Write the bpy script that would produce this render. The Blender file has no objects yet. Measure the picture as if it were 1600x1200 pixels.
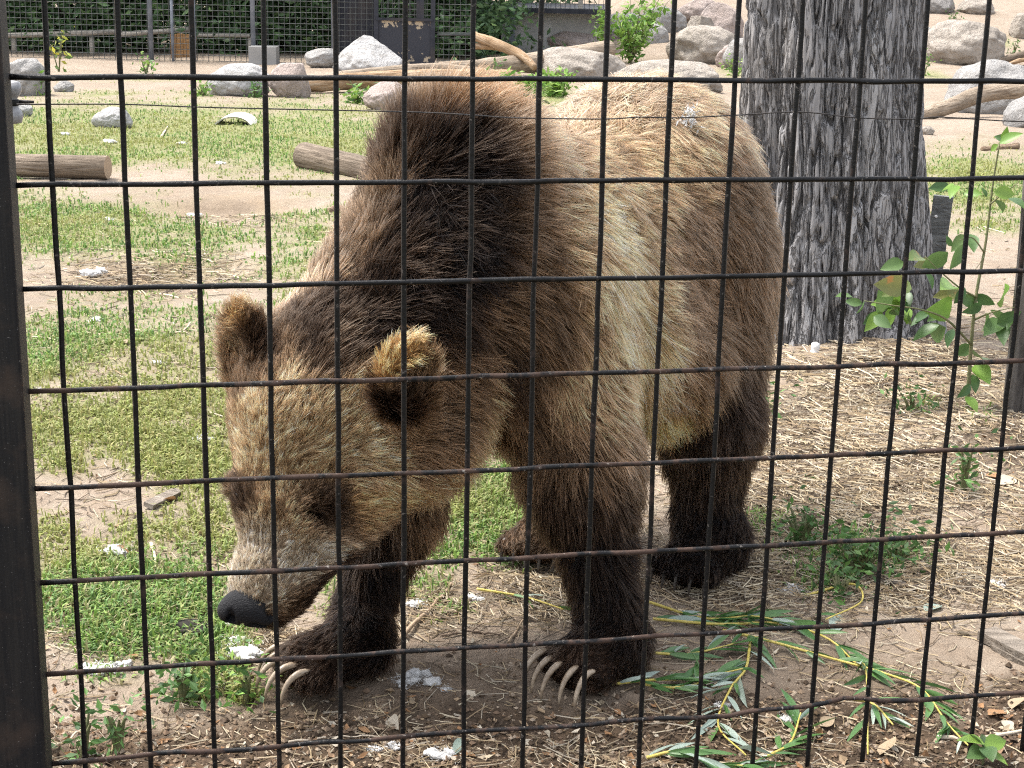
import bpy, math, random
import numpy as np
from mathutils import Vector, Matrix

# ------------------------------------------------------------------ camera, light, exposure
scene = bpy.context.scene
COL = scene.collection
R = math.radians
CAM_H, PITCH, ROLL, FPX = 1.38, R(15.36), R(1.21), 2520.0

cam_data = bpy.data.cameras.new('camera')
cam_data.sensor_width = 36.0
cam_data.lens = 36.0 * FPX / 1600.0
cam_data.clip_start = 0.05
cam_data.clip_end = 2000.0
cam = bpy.data.objects.new('camera', cam_data)
COL.objects.link(cam)
cam.matrix_world = (Matrix.Translation((0, 0, CAM_H)) @ Matrix.Rotation(math.pi / 2 - PITCH, 4, 'X')
                    @ Matrix.Rotation(ROLL, 4, 'Z'))
scene.camera = cam

SUN_AZ, SUN_EL = R(-66), R(64)          # high to the left; azimuth from +Y
world = bpy.data.worlds.new('World')
scene.world = world
world.use_nodes = True
wn = world.node_tree
wn.nodes.clear()
w_out = wn.nodes.new('ShaderNodeOutputWorld')
w_bg = wn.nodes.new('ShaderNodeBackground')
w_sky = wn.nodes.new('ShaderNodeTexSky')
w_sky.sky_type = 'NISHITA'
w_sky.sun_disc = False
w_sky.sun_elevation = SUN_EL
w_sky.sun_rotation = SUN_AZ
w_sky.air_density = 1.0
w_sky.dust_density = 4.0
w_sky.ozone_density = 1.0
w_hsv = wn.nodes.new('ShaderNodeHueSaturation')   # thin high cloud: a paler sky
w_hsv.inputs['Saturation'].default_value = 0.35
w_bg.inputs['Strength'].default_value = 0.15
wn.links.new(w_sky.outputs[0], w_hsv.inputs['Color'])
wn.links.new(w_hsv.outputs[0], w_bg.inputs['Color'])
wn.links.new(w_bg.outputs[0], w_out.inputs['Surface'])

sun_data = bpy.data.lights.new('sun', 'SUN')
sun_data.energy = 1.5
sun_data.angle = R(16)
sun_data.color = (1.0, 0.95, 0.87)
sun = bpy.data.objects.new('sun', sun_data)
COL.objects.link(sun)
sdir = Vector((math.sin(SUN_AZ) * math.cos(SUN_EL), math.cos(SUN_AZ) * math.cos(SUN_EL), math.sin(SUN_EL)))
sun.rotation_euler = sdir.to_track_quat('Z', 'Y').to_euler()
sun.location = (-8, 3, 12)

vs = scene.view_settings
vs.view_transform = 'Standard'
vs.look = 'None'
vs.exposure = 1.7
vs.gamma = 1.0
vs.use_curve_mapping = False
scene.render.engine = 'CYCLES'
scene.cycles.max_bounces = 7
scene.cycles.diffuse_bounces = 3
scene.cycles.transmission_bounces = 5
scene.cycles.transparent_max_bounces = 6
scene.cycles.use_denoising = False      # the fur keeps its strands
scene.cycles.pixel_filter_type = 'BLACKMAN_HARRIS'
scene.cycles.filter_width = 1.15
scene.cycles_curves.shape = 'RIBBONS'

# ------------------------------------------------------------------ helpers
rng = np.random.default_rng(7)
random.seed(7)
ST, CT, SR, CR = math.sin(PITCH), math.cos(PITCH), math.sin(ROLL), math.cos(ROLL)


def ray(u, v):
    """direction through a pixel of the 1600 x 1200 photograph"""
    uu, vv = u - 800.0, v - 600.0
    x = uu * CR + vv * SR
    y = -uu * SR + vv * CR
    xc, yc = x / FPX, -y / FPX
    return np.array([xc, yc * ST + CT, yc * CT - ST])


def D(u, v, Y):
    """point on a pixel's ray at distance Y in front of the camera"""
    r = ray(u, v)
    return np.array([0, 0, CAM_H]) + r * (Y / r[1])


def pix(P):
    P = np.atleast_2d(P)
    X, Y, Z = P[:, 0], P[:, 1], P[:, 2] - CAM_H
    yc = Y * ST + Z * CT
    zc = np.maximum(Y * CT - Z * ST, 1e-3)
    u, v = FPX * X / zc, -FPX * yc / zc
    return 800 + u * CR - v * SR, 600 + u * SR + v * CR, zc


def hash3(i, j, k, s=0):
    i, j, k = i.astype(np.int64), j.astype(np.int64), k.astype(np.int64)
    n = (i * 374761393 + j * 668265263 + k * 2147483647 + s * 1274126177) & 0xffffffff
    n = ((n ^ (n >> 13)) * 1274126177) & 0xffffffff
    n = n ^ (n >> 16)
    n = (n * 2246822519) & 0xffffffff
    return ((n ^ (n >> 15)) & 0xffffff) / float(0xffffff)


def noise3(x, y, z, s=0):
    """value noise, -1..1"""
    x, y, z = np.broadcast_arrays(np.asarray(x, float), np.asarray(y, float), np.asarray(z, float))
    i, j, k = np.floor(x), np.floor(y), np.floor(z)
    a, b, c = x - i, y - j, z - k
    a, b, c = a * a * (3 - 2 * a), b * b * (3 - 2 * b), c * c * (3 - 2 * c)
    r = 0
    for di in (0, 1):
        for dj in (0, 1):
            for dk in (0, 1):
                w = (a if di else 1 - a) * (b if dj else 1 - b) * (c if dk else 1 - c)
                r = r + w * hash3(i + di, j + dj, k + dk, s)
    return r * 2 - 1


def fbm(x, y, z, oct=4, s=0, gain=0.5):
    r, a = 0, 1.0
    for o in range(oct):
        r = r + a * noise3(x * 2 ** o, y * 2 ** o, z * 2 ** o, s + o * 17)
        a *= gain
    return r


def sstep(a, b, x):
    t = np.clip((np.asarray(x, float) - a) / (b - a), 0, 1)
    return t * t * (3 - 2 * t)


def tag(o, label=None, cat=None, group=None, kind=None):
    if label: o['label'] = label
    if cat: o['category'] = cat
    if group: o['group'] = group
    if kind: o['kind'] = kind
    return o


def empty(name, loc=(0, 0, 0)):
    o = bpy.data.objects.new(name, None)
    o.empty_display_size = 0.1
    o.location = loc
    COL.objects.link(o)
    return o


def mesh_np(name, V, Fs, mat, parent=None, smooth=True, attrs=None, mats=None):
    """one mesh object from arrays; Fs: list of index arrays (n, 3) or (n, 4)"""
    V = np.asarray(V, np.float32)
    if parent is not None:
        V = V - np.array(parent.location, np.float32)
    me = bpy.data.meshes.new(name)
    Fs = [np.asarray(f, np.int32) for f in (Fs if isinstance(Fs, list) else [Fs]) if len(f)]
    loops = np.concatenate([f.ravel() for f in Fs])
    sizes = np.concatenate([np.full(len(f), f.shape[1], np.int32) for f in Fs])
    me.vertices.add(len(V))
    me.vertices.foreach_set('co', V.ravel())
    me.loops.add(len(loops))
    me.loops.foreach_set('vertex_index', loops)
    me.polygons.add(len(sizes))
    me.polygons.foreach_set('loop_start', np.concatenate([[0], np.cumsum(sizes)[:-1]]).astype(np.int32))
    me.update(calc_edges=True)
    me.polygons.foreach_set('use_smooth', np.full(len(sizes), smooth))
    for k, a in (attrs or {}).items():
        a = np.asarray(a, np.float32)
        if a.ndim == 1:
            at = me.attributes.new(k, 'FLOAT', 'POINT')
            at.data.foreach_set('value', a)
        else:
            at = me.attributes.new(k, 'FLOAT_COLOR', 'POINT')
            if a.shape[1] == 3:
                a = np.concatenate([a, np.ones((len(a), 1), np.float32)], 1)
            at.data.foreach_set('color', a.ravel())
    if mat is not None:
        me.materials.append(mat)
    o = bpy.data.objects.new(name, me)
    COL.objects.link(o)
    if parent is not None:
        o.parent = parent
    return o


class MB:
    """collects tubes, boxes and sheets for ONE mesh object"""
    def __init__(self):
        self.v, self.q, self.t, self.n = [], [], [], 0

    def add(self, V, Q=None, T=None):
        V = np.asarray(V, float)
        self.v.append(V)
        if Q is not None and len(Q): self.q.append(np.asarray(Q) + self.n)
        if T is not None and len(T): self.t.append(np.asarray(T) + self.n)
        self.n += len(V)
        return self

    def tube(self, path, rad, n=8, cap=True, wob=0.0, seed=0):
        P = np.asarray(path, float)
        m = len(P)
        rad = np.broadcast_to(np.asarray(rad, float), (m,))
        T = np.gradient(P, axis=0)
        T /= np.linalg.norm(T, axis=1)[:, None] + 1e-12
        ref = np.array([0, 0, 1.0]) if abs(T[0, 2]) < 0.9 else np.array([1.0, 0, 0])
        A = np.cross(T, ref); A /= np.linalg.norm(A, axis=1)[:, None] + 1e-12
        B = np.cross(T, A)
        th = np.arange(n) * 2 * math.pi / n
        rr = rad[:, None] * np.ones((m, n))
        if wob:
            rr = rr * (1 + wob * noise3(np.cos(th)[None] * 1.5 + 0 * rr, np.sin(th)[None] * 1.5 + 0 * rr,
                                        np.arange(m)[:, None] * 0.7 + 0 * rr, seed))
        V = P[:, None] + A[:, None] * (np.cos(th)[None, :, None] * rr[..., None]) + B[:, None] * (np.sin(th)[None, :, None] * rr[..., None])
        i = np.arange(m - 1)[:, None] * n + np.arange(n)[None]
        j = np.arange(m - 1)[:, None] * n + (np.arange(n)[None] + 1) % n
        Q = np.stack([i, j, j + n, i + n], -1).reshape(-1, 4)
        V = V.reshape(-1, 3)
        if cap:
            k = len(V)
            V = np.concatenate([V, P[:1], P[-1:]])
            a = np.arange(n); b = (a + 1) % n
            T3 = np.concatenate([np.stack([b, a, np.full(n, k)], 1), np.stack([a + (m - 1) * n, b + (m - 1) * n, np.full(n, k + 1)], 1)])
            return self.add(V, Q, T3)
        return self.add(V, Q)

    def box(self, c, s, rz=0.0, rx=0.0, ry=0.0):
        c, s = np.asarray(c, float), np.asarray(s, float) / 2
        V = np.array([[x, y, z] for x in (-1, 1) for y in (-1, 1) for z in (-1, 1)], float) * s
        M = np.array((Matrix.Rotation(rz, 3, 'Z') @ Matrix.Rotation(ry, 3, 'Y') @ Matrix.Rotation(rx, 3, 'X')))
        Q = [[0, 1, 3, 2], [4, 6, 7, 5], [0, 4, 5, 1], [2, 3, 7, 6], [0, 2, 6, 4], [1, 5, 7, 3]]
        return self.add(V @ M.T + c, Q)

    def build(self, name, mat, parent=None, smooth=True, attrs=None):
        return mesh_np(name, np.concatenate(self.v), [np.concatenate(x) for x in (self.q, self.t) if x], mat, parent, smooth, attrs)


def smooth_path(pts, n):
    """Catmull-Rom through the points"""
    P = np.asarray(pts, float)
    if len(P) == 2:
        t = np.linspace(0, 1, n)[:, None]
        return P[0] * (1 - t) + P[1] * t
    Q = np.concatenate([2 * P[:1] - P[1:2], P, 2 * P[-1:] - P[-2:-1]])
    out = []
    for t in np.linspace(0, len(P) - 1 - 1e-6, n):
        i = int(t); f = t - i
        a, b, c, d = Q[i:i + 4]
        out.append(0.5 * (2 * b + (c - a) * f + (2 * a - 5 * b + 4 * c - d) * f * f + (3 * b - a - 3 * c + d) * f ** 3))
    return np.array(out)


# ------------------------------------------------------------------ materials
class NT:
    def __init__(self, name):
        self.m = bpy.data.materials.new(name)
        self.m.use_nodes = True
        self.t = self.m.node_tree
        self.t.nodes.clear()
        self.out = self.t.nodes.new('ShaderNodeOutputMaterial')
        self.b = self.t.nodes.new('ShaderNodeBsdfPrincipled')
        self.t.links.new(self.b.outputs[0], self.out.inputs[0])

    def n(self, typ, **kw):
        nd = self.t.nodes.new('ShaderNode' + typ)
        for k, v in kw.items():
            if k.startswith('_'):
                setattr(nd, k[1:], v)
            else:
                self.link(nd.inputs[k.replace('__', ' ')], v)
        return nd

    def link(self, sock, v):
        if hasattr(v, 'is_output') or isinstance(v, bpy.types.NodeSocket):
            self.t.links.new(v, sock)
        elif isinstance(v, bpy.types.Node):
            self.t.links.new(v.outputs[0], sock)
        else:
            if hasattr(v, '__len__') and len(v) == 3 and sock.type == 'RGBA':
                v = (*v, 1)
            sock.default_value = v

    def noise(self, scale, detail=4, rough=0.55, vec=None, dist=0.0):
        nd = self.n('TexNoise')
        nd.inputs['Scale'].default_value = scale
        nd.inputs['Detail'].default_value = detail
        nd.inputs['Roughness'].default_value = rough
        nd.inputs['Distortion'].default_value = dist
        if vec is not None: self.link(nd.inputs['Vector'], vec)
        return nd.outputs['Fac']

    def ramp(self, fac, stops):
        nd = self.n('ValToRGB')
        el = nd.color_ramp.elements
        while len(el) < len(stops): el.new(0.5)
        for e, (p, c) in zip(el, stops):
            e.position = p
            e.color = (*c, 1) if hasattr(c, '__len__') else (c, c, c, 1)
        self.link(nd.inputs['Fac'], fac)
        return nd.outputs['Color']

    def mix(self, fac, a, b, mode='MIX'):
        nd = self.n('MixRGB')
        nd.blend_type = mode
        self.link(nd.inputs[0], fac); self.link(nd.inputs[1], a); self.link(nd.inputs[2], b)
        return nd.outputs[0]

    def math(self, op, a, b=0.0):
        nd = self.n('Math'); nd.operation = op
        self.link(nd.inputs[0], a); self.link(nd.inputs[1], b)
        return nd.outputs[0]

    def coord(self, which='Object', scale=None):
        c = self.n('TexCoord').outputs[which]
        if scale is not None:
            mp = self.n('Mapping'); mp.inputs['Scale'].default_value = scale
            self.link(mp.inputs['Vector'], c)
            return mp.outputs[0]
        return c

    def attr(self, name, out='Color'):
        nd = self.n('Attribute'); nd.attribute_name = name
        return nd.outputs[out]

    def bump(self, h, strength=0.5, dist=0.01):
        nd = self.n('Bump')
        nd.inputs['Strength'].default_value = strength
        nd.inputs['Distance'].default_value = dist
        self.link(nd.inputs['Height'], h)
        self.link(self.b.inputs['Normal'], nd.outputs[0])

    def set(self, color=None, rough=None, metal=None, spec=None):
        if color is not None: self.link(self.b.inputs['Base Color'], color)
        if rough is not None: self.link(self.b.inputs['Roughness'], rough)
        if metal is not None: self.link(self.b.inputs['Metallic'], metal)
        if spec is not None: self.link(self.b.inputs['Specular IOR Level'], spec)
        return self.m


def m_speckled(name, c1, c2, scale=30, rough=0.8, bump=0.4, bd=0.01, spec=0.3, c3=None, vscale=None):
    n = NT(name)
    v = n.coord('Object', vscale)
    f = n.noise(scale, 6, 0.6, v)
    col = n.ramp(f, [(0.35, c1), (0.65, c2)])
    if c3 is not None:
        col = n.mix(n.ramp(n.noise(scale * 0.23, 3, 0.5, v), [(0.5, 0.0), (0.66, 1.0)]), col, c3)
    n.bump(n.noise(scale * 2.1, 5, 0.65, v), bump, bd)
    return n.set(col, rough, spec=spec)


def m_attr(name, rough=0.6, spec=0.3, trans=0.0, var=None):
    """colour from a point attribute; thin leaves let some light through"""
    n = NT(name)
    c = n.attr('tint')
    n.set(c, rough, spec=spec)
    if trans:
        tr = n.n('BsdfTranslucent')
        n.link(tr.inputs['Color'], c)
        mx = n.n('MixShader')
        mx.inputs[0].default_value = trans
        n.t.links.new(n.b.outputs[0], mx.inputs[1]); n.t.links.new(tr.outputs[0], mx.inputs[2])
        n.t.links.new(mx.outputs[0], n.out.inputs[0])
    return n.m
# ------------------------------------------------------------------ terrain
def terrain(x, y):
    """ground height: level by the fence, falling away gently across the yard, a bank rising far off"""
    x, y = np.asarray(x, float), np.asarray(y, float)
    z = -0.035 * np.maximum(0, np.where(y < 6, (np.maximum(y, 5) - 5) ** 2 / 2, y - 5.5))
    z = np.where(y > 31, -0.035 * 25.5 + 0.12 * np.clip(y - 33, 0, 14) * sstep(1.2, 3.2, x), z)
    z = z + 0.05 * fbm(x * 0.35, y * 0.35, 0.0, 2, 3) * sstep(5, 9, y)
    return z


DENTS = []


def bumps(x, y):
    b = 0.012 * fbm(x * 2.2, y * 2.2, 0.5, 3, 11)
    b = b + 0.006 * fbm(x * 14, y * 14, 0.7, 3, 12)
    clod = np.abs(fbm(x * 38, y * 38, 0.2, 2, 14))
    u, v, _ = pix(np.stack([x, y, np.zeros_like(x)], -1).reshape(-1, 3))
    v = v.reshape(x.shape); u = u.reshape(x.shape)
    near = sstep(1060, 1150, v + 0.03 * (u - 800) + 40 * noise3(x * 5, y * 5, 0, 5))
    b = b + near * (0.010 * clod - 0.004) + (1 - near) * 0.0018 * clod * (y < 6)
    if not DENTS:
        DENTS.extend((GT(uu, vv), rx, d) for (uu, vv, rx, d) in ((225, 425, 0.42, -0.10), (350, 322, 0.5, -0.09), (1540, 690, 0.22, 0.05), (1420, 560, 0.5, 0.03)))
    for c, rx, d in DENTS:
        b = b + d * np.exp(-(((x - c[0]) / rx) ** 2 + ((y - c[1]) / (rx * 0.6)) ** 2))
    return b


def GT(u, v):
    """where a pixel's ray meets the terrain"""
    r = ray(u, v)
    t = 1.0
    lo, hi = 1.0, 90.0
    for _ in range(200):
        p = np.array([0, 0, CAM_H]) + r * t
        if p[2] < float(terrain(p[0], p[1])): break
        lo = t; t *= 1.03
    hi = t
    for _ in range(25):
        t = (lo + hi) / 2
        p = np.array([0, 0, CAM_H]) + r * t
        if p[2] < float(terrain(p[0], p[1])): hi = t
        else: lo = t
    p[2] = float(terrain(p[0], p[1]))
    return p


def gz(x, y):
    """full ground height at points"""
    x, y = np.asarray(x, float), np.asarray(y, float)
    return terrain(x, y) + bumps(x, y)


def ell(u, v, u0, v0, ru, rv):
    return np.exp(-(((u - u0) / ru) ** 2 + ((v - v0) / rv) ** 2))


def green_mask(x, y):
    """how much grass grows at a ground point, 0..1 (patches placed after the photograph)"""
    z = terrain(x, y)
    u, v, _ = pix(np.stack([x, y, z], -1))
    g = np.zeros_like(u)
    for p in ((200, 212, 330, 42, 1.9), (470, 215, 160, 48, 1.8), (90, 350, 170, 48, 1.2), (300, 375, 140, 38, .75), (480, 380, 110, 60, .65),
              (120, 560, 190, 85, .75), (330, 540, 120, 60, .6), (190, 650, 190, 55, 1.05), (305, 720, 85, 55, 1.0), (90, 690, 60, 60, .8),
              (180, 945, 150, 75, 1.25), (320, 990, 60, 60, 1.0), (300, 830, 120, 45, .55), (80, 820, 40, 30, .3), (480, 480, 60, 60, .5),
              (775, 800, 90, 75, .95), (515, 900, 30, 60, .7), (660, 930, 60, 40, .5), (700, 860, 50, 40, .6), (300, 1070, 40, 20, .5),
              (1530, 285, 100, 45, 1.5), (1560, 350, 70, 20, .6), (1470, 262, 40, 14, .6), (1190, 645, 16, 22, .7), (1340, 868, 110, 34, .85),
              (1290, 905, 60, 20, .6), (1190, 815, 40, 18, .5), (1530, 660, 40, 50, .4), (380, 1075, 25, 14, .8), (1440, 640, 40, 25, .35),
              (200, 123, 90, 4, .7), (160, 147, 60, 5, .9), (300, 147, 60, 6, .6), (600, 150, 40, 20, .9), (830, 150, 70, 25, 1.1), (1150, 110, 30, 12, .8),
              (1560, 65, 30, 10, .6), (1460, 120, 30, 12, .6)):
        g = np.maximum(g, p[4] * ell(u, v, *p[:4]))
    n = fbm(x * 3.1, y * 3.1, 0.3, 3, 31) * 0.5 + fbm(x * 11, y * 11, 0.3, 2, 33) * 0.32
    g = g * (0.95 + 1.0 * n) + 0.22 * n * (g > 0.08)
    return np.clip(g, 0, 1.3)


def straw_mask(x, y):
    z = terrain(x, y)
    u, v, _ = pix(np.stack([x, y, z], -1))
    s = np.full_like(u, 0.07)
    for p in ((1330, 720, 260, 190, 1.0), (1420, 580, 190, 60, 1.0), (1240, 880, 230, 80, .9), (1500, 880, 180, 90, .9), (870, 930, 150, 45, .75),
              (680, 960, 120, 40, .35), (240, 425, 120, 26, 1.3), (360, 325, 100, 25, 1.1), (440, 1000, 70, 25, .5), (300, 1160, 300, 40, .12),
              (700, 1180, 400, 40, .18), (1150, 1150, 200, 60, .18), (1450, 1060, 200, 50, .2), (100, 1000, 50, 30, .4), (180, 780, 150, 60, .18), (1090, 930, 110, 30, .6)):
        s = np.maximum(s, p[4] * ell(u, v, *p[:4]))
    return np.clip(s * (1 + 0.7 * fbm(x * 6, y * 6, 0.9, 3, 41)), 0, 1.2)


def graded(lo, hi, dense_lo, dense_hi, d, grow):
    mid = np.arange(dense_lo, dense_hi + d, d)
    left, right, s = [], [], d
    x = dense_lo
    while x > lo:
        s *= grow; x -= s; left.append(x)
    s = d; x = mid[-1]
    while x < hi:
        s *= grow; x += s; right.append(x)
    return np.concatenate([left[::-1], mid, right])


def build_ground():
    xs = graded(-400, 400, -1.35, 1.5, 0.0105, 1.035)
    ys = graded(-60, 500, 2.25, 4.6, 0.0105, 1.026)
    X, Y = np.meshgrid(xs, ys)
    x, y = X.ravel(), Y.ravel()
    far = np.abs(x) + np.abs(y) > 90
    z = np.where(far, terrain(np.clip(x, -60, 60), np.clip(y, -10, 60)), gz(np.clip(x, -90, 90), np.clip(y, -40, 90)))
    nx, ny = len(xs), len(ys)
    i = (np.arange(ny - 1)[:, None] * nx + np.arange(nx - 1)[None]).ravel()
    Q = np.stack([i, i + 1, i + nx + 1, i + nx], 1)
    g = np.where(y > 1.5, green_mask(x, np.maximum(y, 1.5)), 0.3)
    s = np.where(y > 1.5, straw_mask(x, np.maximum(y, 1.5)), 0.3)
    u, v, _ = pix(np.stack([x, np.maximum(y, 1.0), z], 1))
    humus_hollow = sstep(1055, 1135, v + 0.035 * (u - 800) + 45 * fbm(x * 6, y * 6, 0, 2, 5)) * (y < 4)
    humus_hollow = np.maximum(humus_hollow, (0.9 * ell(u, v, 1580, 690, 75, 70) + 0.75 * ell(u, v, 1340, 1090, 170, 40) + .5 * ell(u, v, 1100, 1120, 120, 40)) * (y > 2))
    humus_hollow = np.maximum(humus_hollow, .75 * ell(u, v, 240, 432, 90, 16) + .6 * ell(u, v, 350, 326, 80, 14))  # darkens the two dents in the colour so the hollows read deeper
    damp = np.clip(0.85 * ell(u, v, 700, 1060, 420, 70) + 0.35 * ell(u, v, 1400, 1020, 260, 40), 0, 1) * (y > 2) * (y < 4.5)  # browner bare soil about the front paws and off to the right
    n = NT('earth')
    co = n.coord('Object')
    big = n.noise(1.3, 4, 0.6, co)
    mid = n.noise(13, 5, 0.65, co)
    fine = n.noise(95, 4, 0.7, co)
    sand = n.mix(n.ramp(big, [(0.35, 0.0), (0.65, 1.0)]), (0.235, 0.193, 0.15), (0.30, 0.252, 0.203))
    sand = n.mix(n.ramp(mid, [(0.35, 0.0), (0.7, 0.7)]), sand, (0.225, 0.168, 0.122))
    brown_soil_c = n.mix(n.ramp(mid, [(0.35, 0.0), (0.65, 1.0)]), (0.20, 0.15, 0.108), (0.14, 0.10, 0.068))
    hum_hollow_c = n.mix(n.ramp(mid, [(0.35, 0.0), (0.6, 1.0)]), (0.105, 0.072, 0.047), (0.038, 0.027, 0.019))
    col = n.mix(n.attr('damp', 'Fac'), sand, brown_soil_c)
    col = n.mix(n.attr('humus_hollow', 'Fac'), col, hum_hollow_c)
    col = n.mix(n.math('MULTIPLY', n.attr('straw', 'Fac'), 0.35), col, (0.30, 0.22, 0.13))
    gr = n.mix(n.ramp(n.noise(40, 3, 0.6, co), [(0.4, 0.0), (0.6, 1.0)]), (0.13, 0.165, 0.05), (0.20, 0.20, 0.085))
    col = n.mix(n.ramp(n.attr('green', 'Fac'), [(0.08, 0.0), (0.85, 0.85)]), col, gr)
    speck = n.ramp(fine, [(0.55, 0.0), (0.72, 0.5)])
    col = n.mix(speck, col, (0.13, 0.09, 0.06))
    col = n.mix(n.ramp(n.noise(60, 2, 0.5, co), [(0.68, 0.0), (0.74, 0.6)]), col, (0.50, 0.42, 0.33))
    n.bump(n.math('ADD', n.math('MULTIPLY', mid, 2.0), fine), 0.7, 0.012)
    m = n.set(col, 0.95, spec=0.15)
    o = mesh_np('ground', np.stack([x, y, z], 1), Q, m, None, True, dict(green=np.clip(g, 0, 1), straw=np.clip(s, 0, 1), humus_hollow=np.clip(humus_hollow, 0, 1), damp=damp))
    tag(o, 'sandy bear yard ground with worn grass and dark soil along the fence', kind='structure')


build_ground()


# ------------------------------------------------------------------ grass, straw (nobody could count them)
def scatter(n, mask, ymin, ymax, seed, spread=0.42):
    """points of a mask over the yard, thinning with distance as 1/distance^2"""
    r = np.random.default_rng(seed)
    t = r.random(n)
    y = 1 / (1 / ymin + t * (1 / ymax - 1 / ymin))
    x = (r.random(n) * 2 - 1) * spread * y
    k = r.random(n) < mask(x, y)
    return x[k], y[k], r


def blades(x, y, r, lmin, lmax, wid, lean, cols, flat=0.0):
    n = len(x)
    z = gz(x, y) - 0.003
    far = np.clip(y / 4.0, 0.8, 4.5)
    L = (lmin + (lmax - lmin) * r.random(n)) * far ** 0.15
    W = wid * (0.6 + 0.8 * r.random(n)) * far ** 0.55
    a = r.random(n) * 2 * math.pi
    d = np.stack([np.cos(a), np.sin(a), 0 * a], 1)
    s = np.stack([-np.sin(a), np.cos(a), 0 * a], 1)
    le = lean * (0.2 + r.random(n))
    up = np.array([0, 0, 1.0])
    B = np.stack([x, y, z], 1)
    m = B + (up * (0.55 * L * (1 - flat))[:, None] + d * (0.25 * L * le)[:, None])
    tip = B + (up * (L * (0.92 - 0.35 * le) * (1 - flat))[:, None] + d * (0.8 * L * le)[:, None])
    V = np.stack([B - s * W[:, None] * .35, B + s * W[:, None] * .35, m + s * W[:, None] * .5, m - s * W[:, None] * .5, tip], 1).reshape(-1, 3)
    o = np.arange(n) * 5
    Q = np.stack([o, o + 1, o + 2, o + 3], 1)
    T = np.stack([o + 3, o + 2, o + 4], 1)
    c = np.array(cols)
    ci = r.choice(len(cols), n, p=np.array([1.0 / len(cols)] * len(cols)))
    C = c[ci] * (0.7 + 0.6 * r.random(n))[:, None]
    # sun-dry, yellower grass in patches
    dry = sstep(0.1, 0.7, fbm(x * 1.3, y * 1.3, 0, 3, 77) + 0.25)[:, None] * 0.55
    C = C * (1 - dry) + dry * np.array([0.32, 0.29, 0.10]) * (0.7 + 0.6 * r.random(n))[:, None]
    return V, Q, T, np.repeat(C, 5, 0)


GREENS = [(0.13, 0.23, 0.05), (0.18, 0.29, 0.06), (0.10, 0.18, 0.05), (0.22, 0.31, 0.08), (0.14, 0.24, 0.075), (0.27, 0.30, 0.11), (0.30, 0.28, 0.14)]
m_grass = m_attr('grass_blade', 0.55, 0.3, 0.35)
x, y, r_ = scatter(760000, lambda x, y: np.clip(green_mask(x, y) - 0.13, 0, 1) * 0.85, 2.35, 24, 1)
k = r_.random(len(x)) < 0.62                     # low clover-like leaves under taller blades
V, Q, T, C = blades(x[k], y[k], r_, 0.010, 0.028, 0.0062, 1.4, GREENS)
V2, Q2, T2, C2 = blades(x[~k], y[~k], r_, 0.018, 0.050, 0.0045, 0.9, GREENS)
V, Q, T, C = np.concatenate([V, V2]), np.concatenate([Q, Q2 + len(V)]), np.concatenate([T, T2 + len(V)]), np.concatenate([C, C2])
tag(mesh_np('grass', V, [Q, T], m_grass, None, False, dict(tint=C)), 'short patchy green grass and clover growing across the sandy yard', 'grass', kind='stuff')


def straw_stuff():
    x, y, r = scatter(230000, lambda x, y: straw_mask(x, y) ** 1.3, 2.3, 9, 2)
    n = len(x)
    z = gz(x, y) + 0.002 + 0.014 * r.random(n) * straw_mask(x, y)
    L = (0.02 + 0.10 * r.random(n) ** 2) * np.clip(y / 4, 0.8, 2) ** 0.5
    a = r.random(n) * math.pi * 2
    tilt = (r.random(n) - 0.35) * 0.25
    d = np.stack([np.cos(a) * np.cos(tilt), np.sin(a) * np.cos(tilt), np.sin(tilt)], 1)
    s = np.stack([-np.sin(a), np.cos(a), 0 * a], 1)
    w = (0.0005 + 0.0009 * r.random(n)) * np.clip(y / 3, 0.9, 2)
    bend = (r.random(n) - 0.5) * 0.35 * L
    B = np.stack([x, y, z], 1)
    pts = []
    for t, off in ((-.5, 0), (0, 1), (.5, 0)):
        c = B + d * (L * t)[:, None] + s * (bend * off)[:, None]
        c[:, 2] = np.maximum(c[:, 2], z - 0.004)
        pts += [c - s * w[:, None], c + s * w[:, None] + np.array([0, 0, 1.0]) * (w * 0.0)[:, None], c + np.array([0, 0, 1.0]) * (w * 1.3)[:, None]]
    V = np.stack(pts, 1).reshape(-1, 3)
    o = np.arange(n)[:, None] * 9
    Q = []
    for k in (0, 3):
        for (p, q) in ((0, 2), (2, 1)):
            Q.append(np.stack([o[:, 0] + k + p, o[:, 0] + k + q, o[:, 0] + k + 3 + q, o[:, 0] + k + 3 + p], 1))
    c = np.array([(0.32, 0.245, 0.145), (0.40, 0.32, 0.21), (0.25, 0.18, 0.105), (0.14, 0.10, 0.064), (0.35, 0.30, 0.23), (0.48, 0.41, 0.29), (0.10, 0.072, 0.048)])
    C = c[r.integers(0, len(c), n)] * (0.75 + 0.5 * r.random(n))[:, None]
    tag(mesh_np('straw', V, Q, m_attr('dry_straw', 0.6, 0.3), None, False, dict(tint=np.repeat(C, 9, 0))),
        'scattered dry yellow straw lying over the soil', 'straw', kind='stuff')


straw_stuff()


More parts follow.
